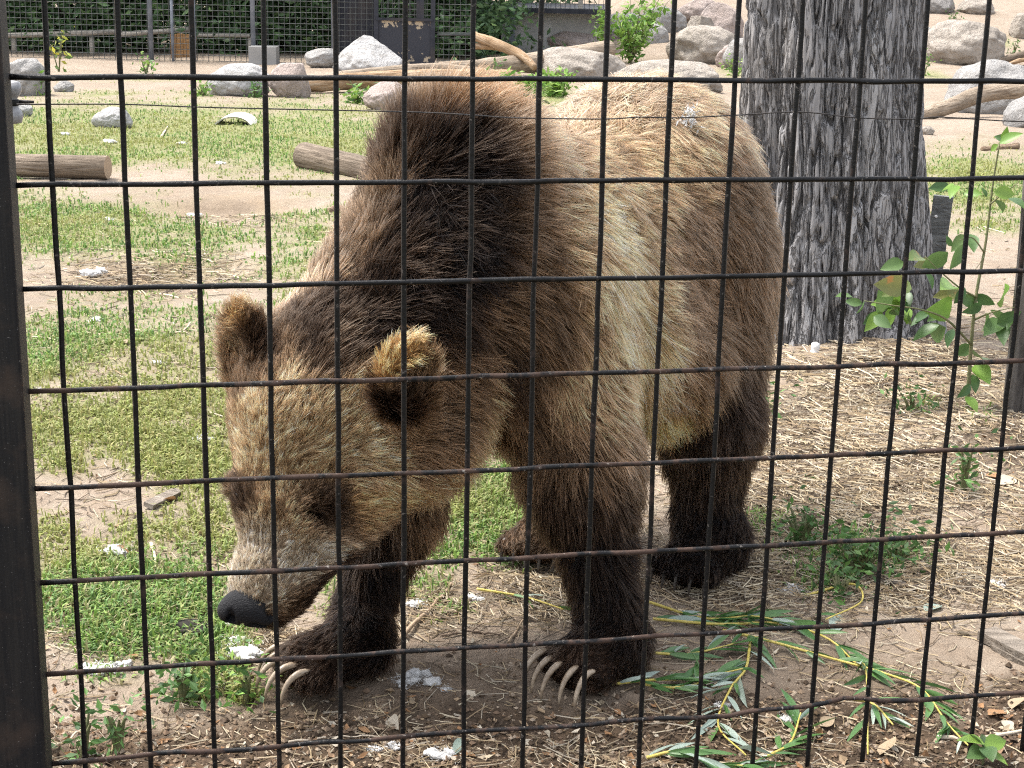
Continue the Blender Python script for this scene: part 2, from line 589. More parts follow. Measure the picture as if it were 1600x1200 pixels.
def crumbs():
    """loose soil crumbs and bits of litter along the fence"""
    r = np.random.default_rng(5)
    n = 22000
    y = 2.25 + 0.75 * r.random(n) ** 1.4
    x = (r.random(n) * 2 - 1) * 0.40 * y
    u, v, _ = pix(np.stack([x, y, 0 * x], 1))
    k = r.random(n) < 0.12 + sstep(1060, 1140, v + 0.035 * (u - 800))
    x, y = x[k], y[k]; n = len(x)
    s = 0.0015 + 0.006 * r.random(n) ** 3
    z = gz(x, y) + s * 0.3
    oct_ = np.array([[1, 0, 0], [-1, 0, 0], [0, 1, 0], [0, -1, 0], [0, 0, .8], [0, 0, -.8]], float)
    V = np.stack([x, y, z], 1)[:, None] + oct_[None] * s[:, None, None] * (0.6 + 0.8 * r.random((n, 6, 1)))
    T0 = np.array([[0, 2, 4], [2, 1, 4], [1, 3, 4], [3, 0, 4], [2, 0, 5], [1, 2, 5], [3, 1, 5], [0, 3, 5]])
    T = (np.arange(n)[:, None, None] * 6 + T0[None]).reshape(-1, 3)
    c = np.array([(0.10, 0.07, 0.045), (0.16, 0.11, 0.075), (0.22, 0.16, 0.11), (0.07, 0.05, 0.035), (0.34, 0.27, 0.2)])
    C = c[r.integers(0, len(c), n)]
    tag(mesh_np('soil_crumbs', V.reshape(-1, 3), T, m_attr('crumb', 0.95, 0.1), None, False, dict(tint=np.repeat(C, 6, 0))),
        'loose dark soil crumbs and grit along the foot of the wire fence', 'soil', kind='stuff')


crumbs()


def litter():
    """crumbled leaves and chaff over the soil near the fence and under the sapling"""
    r = np.random.default_rng(15)
    n = 9000
    y = 1 / (1 / 2.3 + r.random(n) * (1 / 5.0 - 1 / 2.3))
    x = (r.random(n) * 2 - 1) * 0.42 * y
    u, v, _ = pix(np.stack([x, y, 0 * x], 1))
    d = 0.05 + 0.8 * sstep(1070, 1160, v + 0.035 * (u - 800)) + 0.5 * ell(u, v, 1560, 720, 90, 90) + 0.25 * ell(u, v, 1350, 850, 300, 150) + .12 * (u < 700)
    k = r.random(n) < d
    x, y = x[k], y[k]; n = len(x)
    s = (0.004 + 0.011 * r.random(n) ** 2)[:, None]
    C = np.stack([x, y, gz(x, y) + 0.004], 1)
    a = r.normal(0, 1, (n, 3)); a[:, 2] *= 0.25; a /= np.linalg.norm(a, axis=1)[:, None]
    b = np.cross(a, r.normal(0, .35, (n, 3)) + np.array([0, 0, 1.0])); b /= np.linalg.norm(b, axis=1)[:, None]
    nr = np.cross(a, b); nr *= np.sign(nr[:, 2:] + 1e-9)
    w = (0.3 + 0.5 * r.random((n, 1)))
    V = np.stack([C - a * s, C - a * s * .1 + b * s * w, C + a * s + nr * s * .3, C + a * s * .2 - b * s * w * .8, C + nr * s * -.25], 1)
    V[:, :, 2] = np.maximum(V[:, :, 2], (gz(x, y) - .001)[:, None])
    o = np.arange(n) * 5
    T = np.concatenate([np.stack([o + i, o + (i + 1) % 4, o + 4], 1) for i in range(4)])
    c = np.array([(0.30, 0.22, 0.14), (0.38, 0.31, 0.22), (0.20, 0.13, 0.08), (0.25, 0.14, 0.07), (0.44, 0.39, 0.31), (0.12, 0.085, 0.06)])
    C_ = c[r.integers(0, len(c), n)] * (0.7 + 0.6 * r.random(n))[:, None]
    tag(mesh_np('leaf_litter', V.reshape(-1, 3), T, m_attr('litter', 0.8, 0.2, 0.1), None, False, dict(tint=np.repeat(C_, 5, 0))),
        'crumbled brown leaf litter and chaff over the soil', 'litter', kind='stuff')


litter()
# ------------------------------------------------------------------ the bear: one continuous body grown from a smooth union, fur on top
LX = np.array([0.53, 0.85, 0.0]); LX /= np.linalg.norm(LX)      # body axis, shoulder to rump
WX = np.array([LX[1], -LX[0], 0.0])                             # across the body, towards the viewer's right
UP = np.array([0, 0, 1.0])
BACK = LX * 0.85 - UP * 0.55
DOWN = -UP


def A3(u, v, Y): return D(u, v, Y)


def ellips(c, r, ax=(LX, WX, UP)):
    c, r, M = np.array(c, float), np.array(r, float), np.array(ax)

    def f(P):
        q = (P - c) @ M.T
        k0 = np.linalg.norm(q / r, axis=1) + 1e-9
        k1 = np.linalg.norm(q / r ** 2, axis=1) + 1e-9
        return k0 * (k0 - 1) / k1
    return f


def rcone(a, b, ra, rb):
    a, b = np.array(a, float), np.array(b, float)

    def f(P):
        ba = b - a
        t = np.clip(((P - a) @ ba) / (ba @ ba), 0, 1)
        return np.linalg.norm(P - a - t[:, None] * ba, axis=1) - (ra + (rb - ra) * t)
    return f


def head_axes():
    n = A3(398, 935, 2.665) - A3(500, 610, 2.85)     # nape to nose
    n /= np.linalg.norm(n)
    s = np.array([1.0, 0.25, 0.30]); s -= n * (s @ n); s /= np.linalg.norm(s)   # across the face, viewer's right
    o = np.cross(n, s)                                                              # out of the forehead
    if o[1] > 0: o = -o
    return n, s, o


HN, HS, HO = head_axes()
PR = []      # (function, blend width, flow, fur length, lift)


def prim(f, k, flow, fl, lift=0.3):
    PR.append((f, k, np.array(flow, float) / np.linalg.norm(flow), fl, lift))


# trunk
prim(ellips((-0.022, 3.135, 0.725), (0.33, 0.222, 0.30)), 0.0, BACK, 0.042)
prim(ellips((0.13, 3.42, 0.715), (0.42, 0.245, 0.262)), 0.10, BACK, 0.042)
prim(ellips((0.290, 3.70, 0.768), (0.31, 0.270, 0.318)), 0.10, LX * 0.5 - UP * 0.9, 0.040)
prim(rcone(A3(722, 262, 3.06), A3(775, 300, 3.22), 0.13, 0.10), 0.08, LX + UP * 0.35, 0.075, 0.5)
prim(rcone(A3(945, 520, 3.25), A3(1020, 555, 3.42), 0.13, 0.14), 0.10, BACK - UP * 0.6, 0.07)
# neck
prim(rcone((-0.12, 3.06, 0.80), A3(540, 585, 2.90), 0.190, 0.152), 0.09, LX * 0.6 + UP * 0.15 + WX * 0.15, 0.044, 0.33)
# skull, brow, cheeks, muzzle, jaw
prim(ellips(A3(500, 620, 2.845), (0.165, 0.145, 0.13), (HN, HS, HO)), 0.06, -HN + HS * 0.2, 0.027, 0.22)
prim(rcone(A3(462, 660, 2.80), A3(436, 772, 2.755), 0.105, 0.078), 0.05, -HN, 0.022, 0.22)
prim(rcone(A3(585, 705, 2.83), A3(520, 800, 2.78), 0.115, 0.075), 0.06, HS * 0.8 - HN * 0.5 - UP * .3, 0.034, 0.28)
prim(rcone(A3(450, 800, 2.755), A3(422, 905, 2.70), 0.080, 0.060), 0.04, -HN, 0.015, 0.25)
prim(rcone(A3(416, 905, 2.695), A3(398, 936, 2.672), 0.056, 0.045), 0.03, -HN, 0.015, 0.35)
prim(rcone(A3(545, 775, 2.80), A3(448, 925, 2.715), 0.072, 0.038), 0.04, HS * .6 - HN, 0.018, 0.25)
prim(rcone(A3(448, 925, 2.715), A3(425, 957, 2.69), 0.038, 0.028), 0.02, -HN, 0.012, 0.2)
prim(ellips(A3(487, 776, 2.715), (0.022, 0.045, 0.025), (HN, HS, HO)), 0.03, -HN, 0.02, 0.3)     # brow ridge over the eye
prim(ellips(A3(378, 762, 2.80), (0.025, 0.03, 0.03), (HN, HS, HO)), 0.03, -HN, 0.02, 0.3)
# front legs
FR0, FR1, FR2 = A3(845, 470, 3.06), A3(905, 730, 2.99), A3(946, 930, 2.935)
prim(rcone(FR0, FR1, 0.148, 0.100), 0.09, DOWN + LX * 0.5 + WX * .2, 0.048)
prim(rcone(FR1, FR2, 0.100, 0.050), 0.05, DOWN + LX * 0.25, 0.036)
prim(rcone(FR2, (0.205, 2.905, 0.075), 0.054, 0.056), 0.03, DOWN, 0.026)
prim(rcone((0.215, 2.90, 0.062), (0.135, 2.835, 0.050), 0.064, 0.052), 0.04, np.array([-.8, -.6, 0.0]), 0.022, 0.25)
FL0, FL1, FL2 = A3(640, 560, 3.08), A3(622, 790, 3.01), A3(566, 955, 2.93)
prim(rcone(FL0, FL1, 0.14, 0.070), 0.07, DOWN, 0.042)
prim(rcone(FL1, FL2, 0.070, 0.045), 0.05, DOWN, 0.034)
prim(rcone(FL2, (-0.285, 2.875, 0.07), 0.046, 0.052), 0.03, DOWN, 0.024)
prim(rcone((-0.285, 2.87, 0.060), (-0.385, 2.815, 0.048), 0.060, 0.050), 0.04, np.array([-.9, -.4, 0.0]), 0.022, 0.25)
# hind legs
HR0, HR1, HR2 = A3(1100, 430, 3.64), A3(1108, 660, 3.50), A3(1104, 815, 3.47)
prim(rcone(HR0, HR1, 0.155, 0.100), 0.09, DOWN + LX * .2, 0.045)
prim(rcone(HR1, HR2, 0.098, 0.062), 0.05, DOWN, 0.034)
prim(rcone(HR2, (0.475, 3.47, 0.07), 0.062, 0.064), 0.04, DOWN, 0.026)
prim(rcone((0.475, 3.46, 0.064), (0.405, 3.365, 0.052), 0.068, 0.058), 0.04, np.array([-.6, -.8, 0.0]), 0.022, 0.25)
HL1, HL2 = np.array([0.17, 3.62, 0.42]), np.array([0.135, 3.60, 0.18])
prim(rcone((0.12, 3.66, 0.66), HL1, 0.18, 0.11), 0.08, DOWN, 0.045)
prim(rcone(HL1, HL2, 0.11, 0.075), 0.05, DOWN, 0.04)
prim(rcone(HL2, (0.14, 3.585, 0.065), 0.075, 0.068), 0.04, DOWN, 0.03)
prim(rcone((0.125, 3.58, 0.062), (0.065, 3.48, 0.052), 0.066, 0.056), 0.04, np.array([-.4, -.9, 0.0]), 0.02, 0.25)
# toes
TOES = {}
for nm, heel, d0, sp, nv in (('fr', (0.150, 2.845), (-0.72, -0.69), 0.030, 5), ('fl', (-0.362, 2.822), (-0.90, -0.44), 0.031, 5),
                             ('hr', (0.405, 3.365), (-0.55, -0.83), 0.031, 5), ('hl', (0.062, 3.478), (-0.35, -0.94), 0.03, 5)):
    d = np.array([*d0, 0.0]); s = np.array([-d[1], d[0], 0])
    TOES[nm] = []
    for k in range(5):
        o = (k - 2) * sp
        base = np.array([heel[0], heel[1], 0.043]) + s * o + d * (0.040 - 0.10 * (o ** 2) / 0.07)
        dd = d + s * o * 2.2; dd /= np.linalg.norm(dd)
        TOES[nm].append((base, dd))
        prim(rcone(base - dd * 0.03, base, 0.027, 0.022), 0.016, dd, 0.016, 0.25)
# ears
EARL, EARR = A3(384, 550, 2.835), A3(634, 584, 2.675)


def ear(c, up, out, wid, R1, flow):
    up = np.array(up, float); up /= np.linalg.norm(up)
    out = np.array(out, float); out -= up * (out @ up); out /= np.linalg.norm(out)
    si = np.cross(up, out)
    e = ellips(c, (R1, wid, 0.032), (up, si, out))
    cup = ellips(c + out * 0.034 + up * 0.004, (R1 * .74, wid * .72, 0.032), (up, si, out))
    prim(lambda P: np.maximum(e(P), -cup(P)), 0.022, flow, 0.026, 0.5)


ear(EARL, (-0.06, 0.0, 1), (-0.70, -0.70, 0.0), 0.062, 0.092, (-0.2, -.1, 1))
ear(EARR, (0.12, -0.25, 1), (0.62, -0.75, -0.15), 0.060, 0.070, (0.2, -.3, 1))
prim(rcone(EARR + np.array([-.005, .02, -.045]), EARR + np.array([-.03, .13, -.10]), 0.036, 0.06), 0.03, (0.3, 0, .6), .035, .4)
# cheek ruff hanging over the shoulder with a crease behind it
prim(rcone(A3(672, 520, 2.985), A3(636, 665, 2.865), 0.165, 0.118), 0.035, LX * .4 + WX * .6 - UP * .6, 0.055, 0.3)
# tail
prim(rcone((0.50, 3.98, 0.80), (0.53, 4.04, 0.72), 0.05, 0.035), 0.04, DOWN, 0.05)


SOCK = [(A3(487, 803, 2.697), (0.012, 0.022, 0.018)), (A3(360, 783, 2.76), (0.015, 0.02, 0.026))]


def sdf(P):
    d = PR[0][0](P)
    for f, k, *_ in PR[1:]:
        e = f(P)
        h = np.maximum(k - np.abs(d - e), 0) / k
        d = np.minimum(d, e) - h * h * k * 0.25
    for c, rr in SOCK:
        e = -ellips(c, rr, (HN, HS, HO))(P)
        h = np.maximum(0.012 - np.abs(d - e), 0) / 0.012
        d = np.maximum(d, e) + h * h * 0.003
    return d


def surface_nets(F, org, h):
    s = F < 0
    nx, ny, nz = F.shape
    c = [F[i:nx - 1 + i, j:ny - 1 + j, k:nz - 1 + k] for i in (0, 1) for j in (0, 1) for k in (0, 1)]
    cnt = sum((a < 0).astype(np.int8) for a in c)
    act = (cnt > 0) & (cnt < 8)
    idx = np.full(act.shape, -1, np.int64)
    ijk = np.argwhere(act)
    idx[act] = np.arange(len(ijk))
    cv = np.stack([a[act] for a in c], 1)
    off = np.array([[i, j, k] for i in (0, 1) for j in (0, 1) for k in (0, 1)], float)
    acc = np.zeros((len(ijk), 3)); n = np.zeros(len(ijk))
    for a in range(8):
        for b in range(a + 1, 8):
            if np.abs(off[a] - off[b]).sum() != 1: continue
            m = (cv[:, a] < 0) != (cv[:, b] < 0)
            t = cv[m, a] / (cv[m, a] - cv[m, b])
            acc[m] += off[a] + (off[b] - off[a]) * t[:, None]
            n[m] += 1
    V = (ijk + acc / n[:, None]) * h + org
    quads = []
    for ax in range(3):
        sl0 = [slice(None)] * 3; sl1 = [slice(None)] * 3
        sl0[ax] = slice(0, -1); sl1[ax] = slice(1, None)
        e = np.argwhere(s[tuple(sl0)] != s[tuple(sl1)])
        o1, o2 = [(1, 2), (2, 0), (0, 1)][ax]
        e = e[(e[:, o1] > 0) & (e[:, o2] > 0) & (e[:, o1] < F.shape[o1] - 1) & (e[:, o2] < F.shape[o2] - 1)]
        q = []
        for d1, d2 in ((1, 1), (0, 1), (0, 0), (1, 0)):
            w = e.copy(); w[:, o1] -= d1; w[:, o2] -= d2
            q.append(idx[w[:, 0], w[:, 1], w[:, 2]])
        q = np.stack(q, 1)
        ins = s[e[:, 0], e[:, 1], e[:, 2]]
        q[~ins] = q[~ins][:, ::-1]
        quads.append(q)
    return V, np.concatenate(quads)


def build_body_mesh(h=0.013):
    lo, hi = np.array([-0.62, 2.52, -0.03]), np.array([0.78, 4.14, 1.16])
    g = [np.arange(lo[i], hi[i], h) for i in range(3)]
    X, Y, Z = np.meshgrid(*g, indexing='ij')
    P = np.stack([X.ravel(), Y.ravel(), Z.ravel()], 1)
    F = np.concatenate([sdf(p) for p in np.array_split(P, 12)]).reshape(X.shape)
    F = np.maximum(F, 0.002 - Z)          # flat soles on the ground
    return surface_nets(F, lo, h)


def grad(P, e=0.004):
    g = np.stack([sdf(P + np.eye(3)[i] * e) - sdf(P - np.eye(3)[i] * e) for i in range(3)], 1)
    return g / (np.linalg.norm(g, axis=1)[:, None] + 1e-9)


def surf(u, v, y0=2.3):
    """first point of the bear on a pixel's ray"""
    r = ray(u, v); r = r / np.linalg.norm(r)
    t = y0
    best = (9, t)
    for _ in range(90):
        d = float(sdf((np.array([0, 0, CAM_H]) + r * t)[None])[0])
        if d < best[0]: best = (d, t)
        if d < 0.001 or t > 6: break
        t += max(d * 0.8, 0.0015)
    return np.array([0, 0, CAM_H]) + r * best[1]


DK, DB, MBr, TN, LT, BL = (.0095, .006, .0045), (.026, .0165, .012), (.108, .070, .044), (.33, .230, .145), (.31, .222, .152), (.62, .45, .262)
RU, GR, GO = (.15, .075, .034), (.41, .35, .28), (.54, .345, .17)
RP = (.165, .112, .075)
FC = (.43, .31, .195)
COAT = [((700, 165), RU), ((745, 165), RU), ((660, 175), MBr), ((720, 240), DK), ((720, 300), DK), ((625, 240), DB), ((590, 330), MBr), ((650, 350), DK), ((700, 380), DK), ((690, 420), DK),
        ((600, 430), DB), ((535, 420), MBr), ((800, 235), MBr), ((790, 320), MBr), ((825, 400), MBr), ((770, 480), MBr), ((700, 500), DB), ((620, 480), DK), ((560, 490), DB),
        ((480, 465), LT), ((450, 470), LT), ((530, 540), MBr), ((500, 525), DB), ((470, 520), DB), ((540, 530), DK), ((450, 540), MBr), ((560, 560), DB), ((850, 270), LT), ((885, 340), TN), ((930, 330), BL), ((955, 420), BL), ((958, 500), BL), ((985, 560), BL),
        ((1000, 615), BL), ((880, 250), LT), ((830, 210), LT), ((900, 200), LT), ((950, 150), LT), ((1000, 130), LT), ((1050, 170), LT), ((1000, 230), TN),
        ((1060, 250), TN), ((1010, 300), TN), ((1050, 350), RP), ((1080, 400), RP), ((1060, 480), RP), ((1055, 560), RP), ((1100, 180), LT), ((1145, 200), LT),
        ((1130, 280), MBr), ((1170, 300), MBr), ((1150, 380), MBr), ((1130, 450), MBr), ((1180, 450), MBr), ((1200, 300), RP), ((1208, 400), RP), ((1195, 500), MBr),
        ((1035, 635), GO), ((1010, 645), GO), ((1100, 560), MBr), ((1110, 640), DB), ((1150, 610), DB), ((1100, 720), DB), ((1100, 820), DK), ((1080, 900), DK),
        ((850, 470), MBr), ((900, 440), TN), ((920, 540), TN), ((880, 600), TN), ((850, 550), MBr), ((785, 560), DB), ((830, 640), MBr), ((950, 640), TN),
        ((900, 700), MBr), ((980, 700), MBr), ((790, 720), MBr), ((740, 700), GO), ((850, 790), DB), ((930, 790), DB), ((995, 800), DB), ((940, 880), DK), ((940, 980), DK), ((930, 1040), DB),
        ((620, 830), DB), ((580, 900), DK), ((570, 980), DK), ((500, 1025), DB), ((660, 800), MBr),
        ((450, 575), FC), ((480, 620), FC), ((560, 640), FC), ((420, 680), FC), ((480, 700), FC), ((560, 720), FC), ((520, 680), FC), ((400, 640), FC), ((520, 740), FC), ((640, 700), MBr), ((620, 770), GO),
        ((680, 740), TN), ((390, 720), FC), ((440, 760), FC), ((510, 765), TN), ((490, 803), DK), ((500, 812), DB), ((440, 982), DK), ((478, 955), DK), ((502, 918), DB), ((415, 985), DK), ((545, 800), GO), ((430, 825), TN), ((470, 840), TN), ((400, 850), GR), ((395, 890), GR), ((380, 910), GR), ((412, 915), GR), ((440, 908), GR), ((370, 895), GR), ((425, 925), GR), ((460, 915), GR),
        ((450, 880), GR), ((490, 890), GR), ((440, 930), GR), ((465, 955), MBr), ((430, 972), MBr), ((372, 784), DB),
        ((385, 480), GO), ((365, 530), LT), ((400, 540), DB), ((385, 600), MBr), ((640, 535), GO), ((605, 560), GO), ((655, 570), LT), ((625, 625), DB), ((665, 650), MBr),
        ((700, 610), MBr), ((725, 560), MBr), ((730, 640), TN), ((740, 580), TN)]


def coat_at(P):
    a = np.array([surf(u, v) for (u, v), _ in COAT])
    c = np.array([k for _, k in COAT])
    P = P + 0.030 * np.stack([fbm(P[:, 0] * 11, P[:, 1] * 11, P[:, 2] * 11, 3, q) for q in (81, 82, 83)], 1)
    out = np.zeros((len(P), 3))
    for ch in np.array_split(np.arange(len(P)), max(1, len(P) // 20000)):
        d2 = ((P[ch][:, None] - a[None]) ** 2).sum(-1) + 0.0004
        w = d2 ** -2.2
        w /= w.sum(1)[:, None]
        out[ch] = np.exp(w @ np.log(c))
    return out


def build_bear():
    root = empty('brown_bear', (0.05, 3.1, 0.0))
    tag(root, 'large brown bear with dark legs and pale flank standing head down behind the wire', 'bear')
    V, Q = build_body_mesh()
    N = grad(V)
    coat_v = coat_at(V)
    nt = NT('bear_underfur')
    nt.set(nt.mix(1.0, nt.attr('tint'), (0.5, 0.46, 0.42), 'MULTIPLY'), 0.9, spec=0.05)
    body = mesh_np('body', V, Q, nt.m, root, True, dict(tint=coat_v))

    # ---- fur roots on the body surface
    r = np.random.default_rng(3)
    T = np.concatenate([Q[:, [0, 1, 2]], Q[:, [0, 2, 3]]])
    A, B, Cc = V[T[:, 0]], V[T[:, 1]], V[T[:, 2]]
    area = np.linalg.norm(np.cross(B - A, Cc - A), axis=1) / 2
    ctr = (A + B + Cc) / 3
    nn = np.cross(B - A, Cc - A); nn /= np.linalg.norm(nn, axis=1)[:, None] + 1e-12
    view = np.array([0, 0, CAM_H]) - ctr; view /= np.linalg.norm(view, axis=1)[:, None]
    facing = (nn * view).sum(1)
    w = area * np.where(facing > -0.25, 1.0, 0.22)
    headish = np.exp(-((ctr - A3(470, 750, 2.76)) ** 2).sum(1) / 0.22 ** 2)
    w *= 1 + 2.2 * headish
    w[ctr[:, 2] < 0.02] = 0
    nose_c = A3(384, 956, 2.64)
    w *= (np.linalg.norm(ctr - nose_c, axis=1) > 0.024)
    n = N_HAIR
    k = r.choice(len(T), n, p=w / w.sum())
    b1, b2 = r.random(n), r.random(n)
    fl = b1 + b2 > 1
    b1[fl], b2[fl] = 1 - b1[fl], 1 - b2[fl]
    P = A[k] + (B - A)[k] * b1[:, None] + (Cc - A)[k] * b2[:, None]
    NV = N[T[k, 0]] * (1 - b1 - b2)[:, None] + N[T[k, 1]] * b1[:, None] + N[T[k, 2]] * b2[:, None]
    NV /= np.linalg.norm(NV, axis=1)[:, None] + 1e-9
    # flow, length and lift blended from the nearest body parts
    acc = np.zeros((n, 3)); le = np.zeros(n); li = np.zeros(n); ws = np.zeros(n)
    for f, kk, flow, L, lift in PR:
        d = f(P)
        wt = np.exp(-np.maximum(d, 0) / 0.018) + 1e-9
        acc += wt[:, None] * flow; le += wt * L; li += wt * lift; ws += wt
    acc /= ws[:, None]; le /= ws; li /= ws
    # locks: hairs of one small cell lean, shade and close together
    hd = np.exp(-((P - A3(470, 750, 2.76)) ** 2).sum(1) / 0.26 ** 2)
    cell = np.where(hd > 0.3, 0.0052, 0.0078)[:, None]
    Pw = P + 0.006 * np.stack([noise3(P[:, 0] * 70, P[:, 1] * 70, P[:, 2] * 70, q) for q in (51, 52, 53)], 1)
    ci = np.floor(Pw / cell)
    hv = np.stack([hash3(ci[:, 0], ci[:, 1], ci[:, 2], q) for q in (61, 62, 63, 64, 65)], 1)
    cc = (ci + 0.25 + 0.5 * hv[:, :3]) * cell
    jit = np.stack([noise3(P[:, 0] * 22, P[:, 1] * 22, P[:, 2] * 22, q) for q in (1, 2, 3)], 1) * 0.55
    jit += (hv[:, :3] - 0.5) * (0.75 - 0.3 * hd)[:, None]
    jit += r.normal(0, 0.10, (n, 3))
    fl = acc + jit
    fl -= NV * (fl * NV).sum(1)[:, None]
    fl /= np.linalg.norm(fl, axis=1)[:, None] + 1e-9
    clump = hv[:, 3] * 2 - 1
    L = le * (0.50 + 0.72 * r.random(n)) * (1 + 0.26 * clump)
    li = np.clip(li * (0.75 + 0.5 * r.random(n)) + 0.12 * (hv[:, 4] * 2 - 1), 0.08, 0.9)
    d0 = NV * (li + 0.12)[:, None] + fl * (1 - li)[:, None]
    d0 /= np.linalg.norm(d0, axis=1)[:, None]
    pull = (cc - P)
    pull -= NV * (pull * NV).sum(1)[:, None]
    ts = np.linspace(0, 1, 5)
    grav = np.array([0, 0, -0.16])
    pts = P[:, None] - NV[:, None] * 0.002 + L[:, None, None] * (d0[:, None] * ts[None, :, None] + (fl * (0.30) - NV * 0.10 + grav)[:, None] * (ts ** 2)[None, :, None]) + pull[:, None] * (0.8 * ts ** 1.2)[None, :, None]
    pts[..., 2] = np.maximum(pts[..., 2], 0.002)
    Pc = P + fl * 0.0
    col = coat_at(Pc + fl * -0.01)
    # streaks of pale guard hair over dark underwool
    m1 = 0.8 * fbm(P[:, 0] * 24, P[:, 1] * 24, P[:, 2] * 24, 2, 21)
    fa = acc / (np.linalg.norm(acc, axis=1)[:, None] + 1e-9)
    qq = P - fa * (0.72 * (P * fa).sum(1))[:, None]          # colour streaks drawn out along the lie of the fur
    m1 = m1 + 0.75 * noise3(qq[:, 0] * 62, qq[:, 1] * 62, qq[:, 2] * 62, 27) + 0.5 * noise3(qq[:, 0] * 130, qq[:, 1] * 130, qq[:, 2] * 130, 28)
    var = np.exp(0.42 * m1 + 0.34 * r.normal(0, 1, n) + 0.85 * (hv[:, 0] * 2 - 1))
    hcol = col * np.clip(var, 0.28, 2.6)[:, None]
    pale = (r.random(n) < 0.05 * sstep(.03, .1, col.mean(1))) & (col.sum(1) < 0.9)
    hcol[pale] = hcol[pale] * 0.5 + np.array([0.24, 0.18, 0.12]) * 0.55
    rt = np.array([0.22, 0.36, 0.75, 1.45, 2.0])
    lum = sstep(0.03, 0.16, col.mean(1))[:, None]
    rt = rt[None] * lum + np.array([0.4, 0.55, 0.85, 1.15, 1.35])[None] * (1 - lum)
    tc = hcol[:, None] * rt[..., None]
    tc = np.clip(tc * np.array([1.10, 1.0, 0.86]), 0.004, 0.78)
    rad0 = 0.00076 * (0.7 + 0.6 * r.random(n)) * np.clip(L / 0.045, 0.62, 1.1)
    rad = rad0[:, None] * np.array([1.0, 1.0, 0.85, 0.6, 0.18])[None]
    cu = bpy.data.hair_curves.new('fur')
    cu.add_curves([5] * n)
    off = np.array(root.location)
    cu.attributes['position'].data.foreach_set('vector', (pts - off).astype(np.float32).ravel())
    ra = cu.attributes.get('radius') or cu.attributes.new('radius', 'FLOAT', 'POINT')
    ra.data.foreach_set('value', rad.astype(np.float32).ravel())
    ca = cu.attributes.new('tint', 'FLOAT_COLOR', 'POINT')
    ca.data.foreach_set('color', np.concatenate([tc, np.ones((n, 5, 1))], -1).astype(np.float32).ravel())
    hm = bpy.data.materials.new('bear_fur')
    hm.use_nodes = True
    t = hm.node_tree; t.nodes.clear()
    out = t.nodes.new('ShaderNodeOutputMaterial')
    hb = t.nodes.new('ShaderNodeBsdfHairPrincipled')
    hb.model = 'CHIANG'
    hb.parametrization = 'COLOR'
    hb.inputs['Roughness'].default_value = 0.42
    hb.inputs['Radial Roughness'].default_value = 0.55
    hb.inputs['Coat'].default_value = 0.0
    at = t.nodes.new('ShaderNodeAttribute'); at.attribute_name = 'tint'
    t.links.new(at.outputs['Color'], hb.inputs['Color'])
    hb.inputs['IOR'].default_value = 1.32
    df = t.nodes.new('ShaderNodeBsdfDiffuse')
    t.links.new(at.outputs['Color'], df.inputs['Color'])
    mx = t.nodes.new('ShaderNodeMixShader'); mx.inputs[0].default_value = 0.5
    t.links.new(hb.outputs[0], mx.inputs[1]); t.links.new(df.outputs[0], mx.inputs[2])
    t.links.new(mx.outputs[0], out.inputs[0])
    cu.materials.append(hm)
    fo = bpy.data.objects.new('fur', cu)
    COL.objects.link(fo); fo.parent = root

    # ---- nose pad with nostrils
    nc = A3(388, 945, 2.648)

    def nsdf(P):
        a = ellips(nc, (0.030, 0.041, 0.032), (HN, HS, HO))(P)
        b = rcone(nc + HN * 0.012 + HS * 0.03, nc + HN * 0.02 - HS * 0.03, 0.02, 0.02)(P)
        h = np.maximum(0.02 - np.abs(a - b), 0) / 0.02
        d = np.minimum(a, b) - h * h * 0.005
        for s in (-1, 1):
            cut = rcone(nc + HN * 0.034 + HS * s * 0.020 + HO * 0.010, nc + HN * 0.022 + HS * s * 0.041 - HO * 0.0, 0.0085, 0.005)(P)
            d = np.maximum(d, -cut)
        for a_, b_, rr in ((D(418, 944, 2.622), D(424, 962, 2.632), 0.0085), (D(427, 950, 2.64), D(428, 958, 2.645), 0.006), (D(358, 952, 2.612), D(362, 966, 2.62), 0.007)):
            d = np.maximum(d, -rcone(a_, b_, rr, rr)(P))
        groove = rcone(nc + HN * 0.036 + HO * 0.02, nc + HN * 0.036 - HO * 0.02, 0.004, 0.004)(P)
        return np.maximum(d, -groove)
    hh = 0.0032
    g = [np.arange(nc[i] - 0.065, nc[i] + 0.065, hh) for i in range(3)]
    X, Y, Z = np.meshgrid(*g, indexing='ij')
    Fv = nsdf(np.stack([X.ravel(), Y.ravel(), Z.ravel()], 1)).reshape(X.shape)
    NVv, NQ = surface_nets(Fv, np.array([g[0][0], g[1][0], g[2][0]]), hh)
    n2 = NT('nose_leather')
    n2.bump(n2.noise(330, 4, 0.6, n2.coord('Object')), 0.9, 0.004)
    n2.set((0.010, 0.010, 0.012), 0.6, spec=0.22)
    mesh_np('nose', NVv, NQ, n2.m, root, True)
    # ---- eyes with dark lids
    me_ = NT('eye_dark').set((0.010, 0.007, 0.005), 0.2, spec=0.12)
    for (u, v) in ((489, 797), (371, 778)):
        p = surf(u, v)
        if u < 400: p = p + np.array([0.004, 0.006, 0])
        mb = MB()
        th = np.linspace(0, math.pi, 9)
        g_ = grad(p[None])[0]
        mb.tube([p - g_ * 0.003 - HS * 0.012 * math.cos(a) for a in th], [0.0015 + 0.0065 * math.sin(a) for a in th], 10)
        mb.build('eye', me_, root)
    # ---- claws
    n3 = NT('claw_horn')
    n3.bump(n3.noise(80, 3, 0.5, n3.coord('Object')), 0.3, 0.002)
    cm = n3.mix(n3.ramp(n3.noise(26, 5, 0.7, n3.coord('Object')), [(0.4, 0.0), (0.65, 1.0)]), (0.20, 0.145, 0.095), (0.42, 0.34, 0.25))
    n3.set(cm, 0.38, spec=0.5)
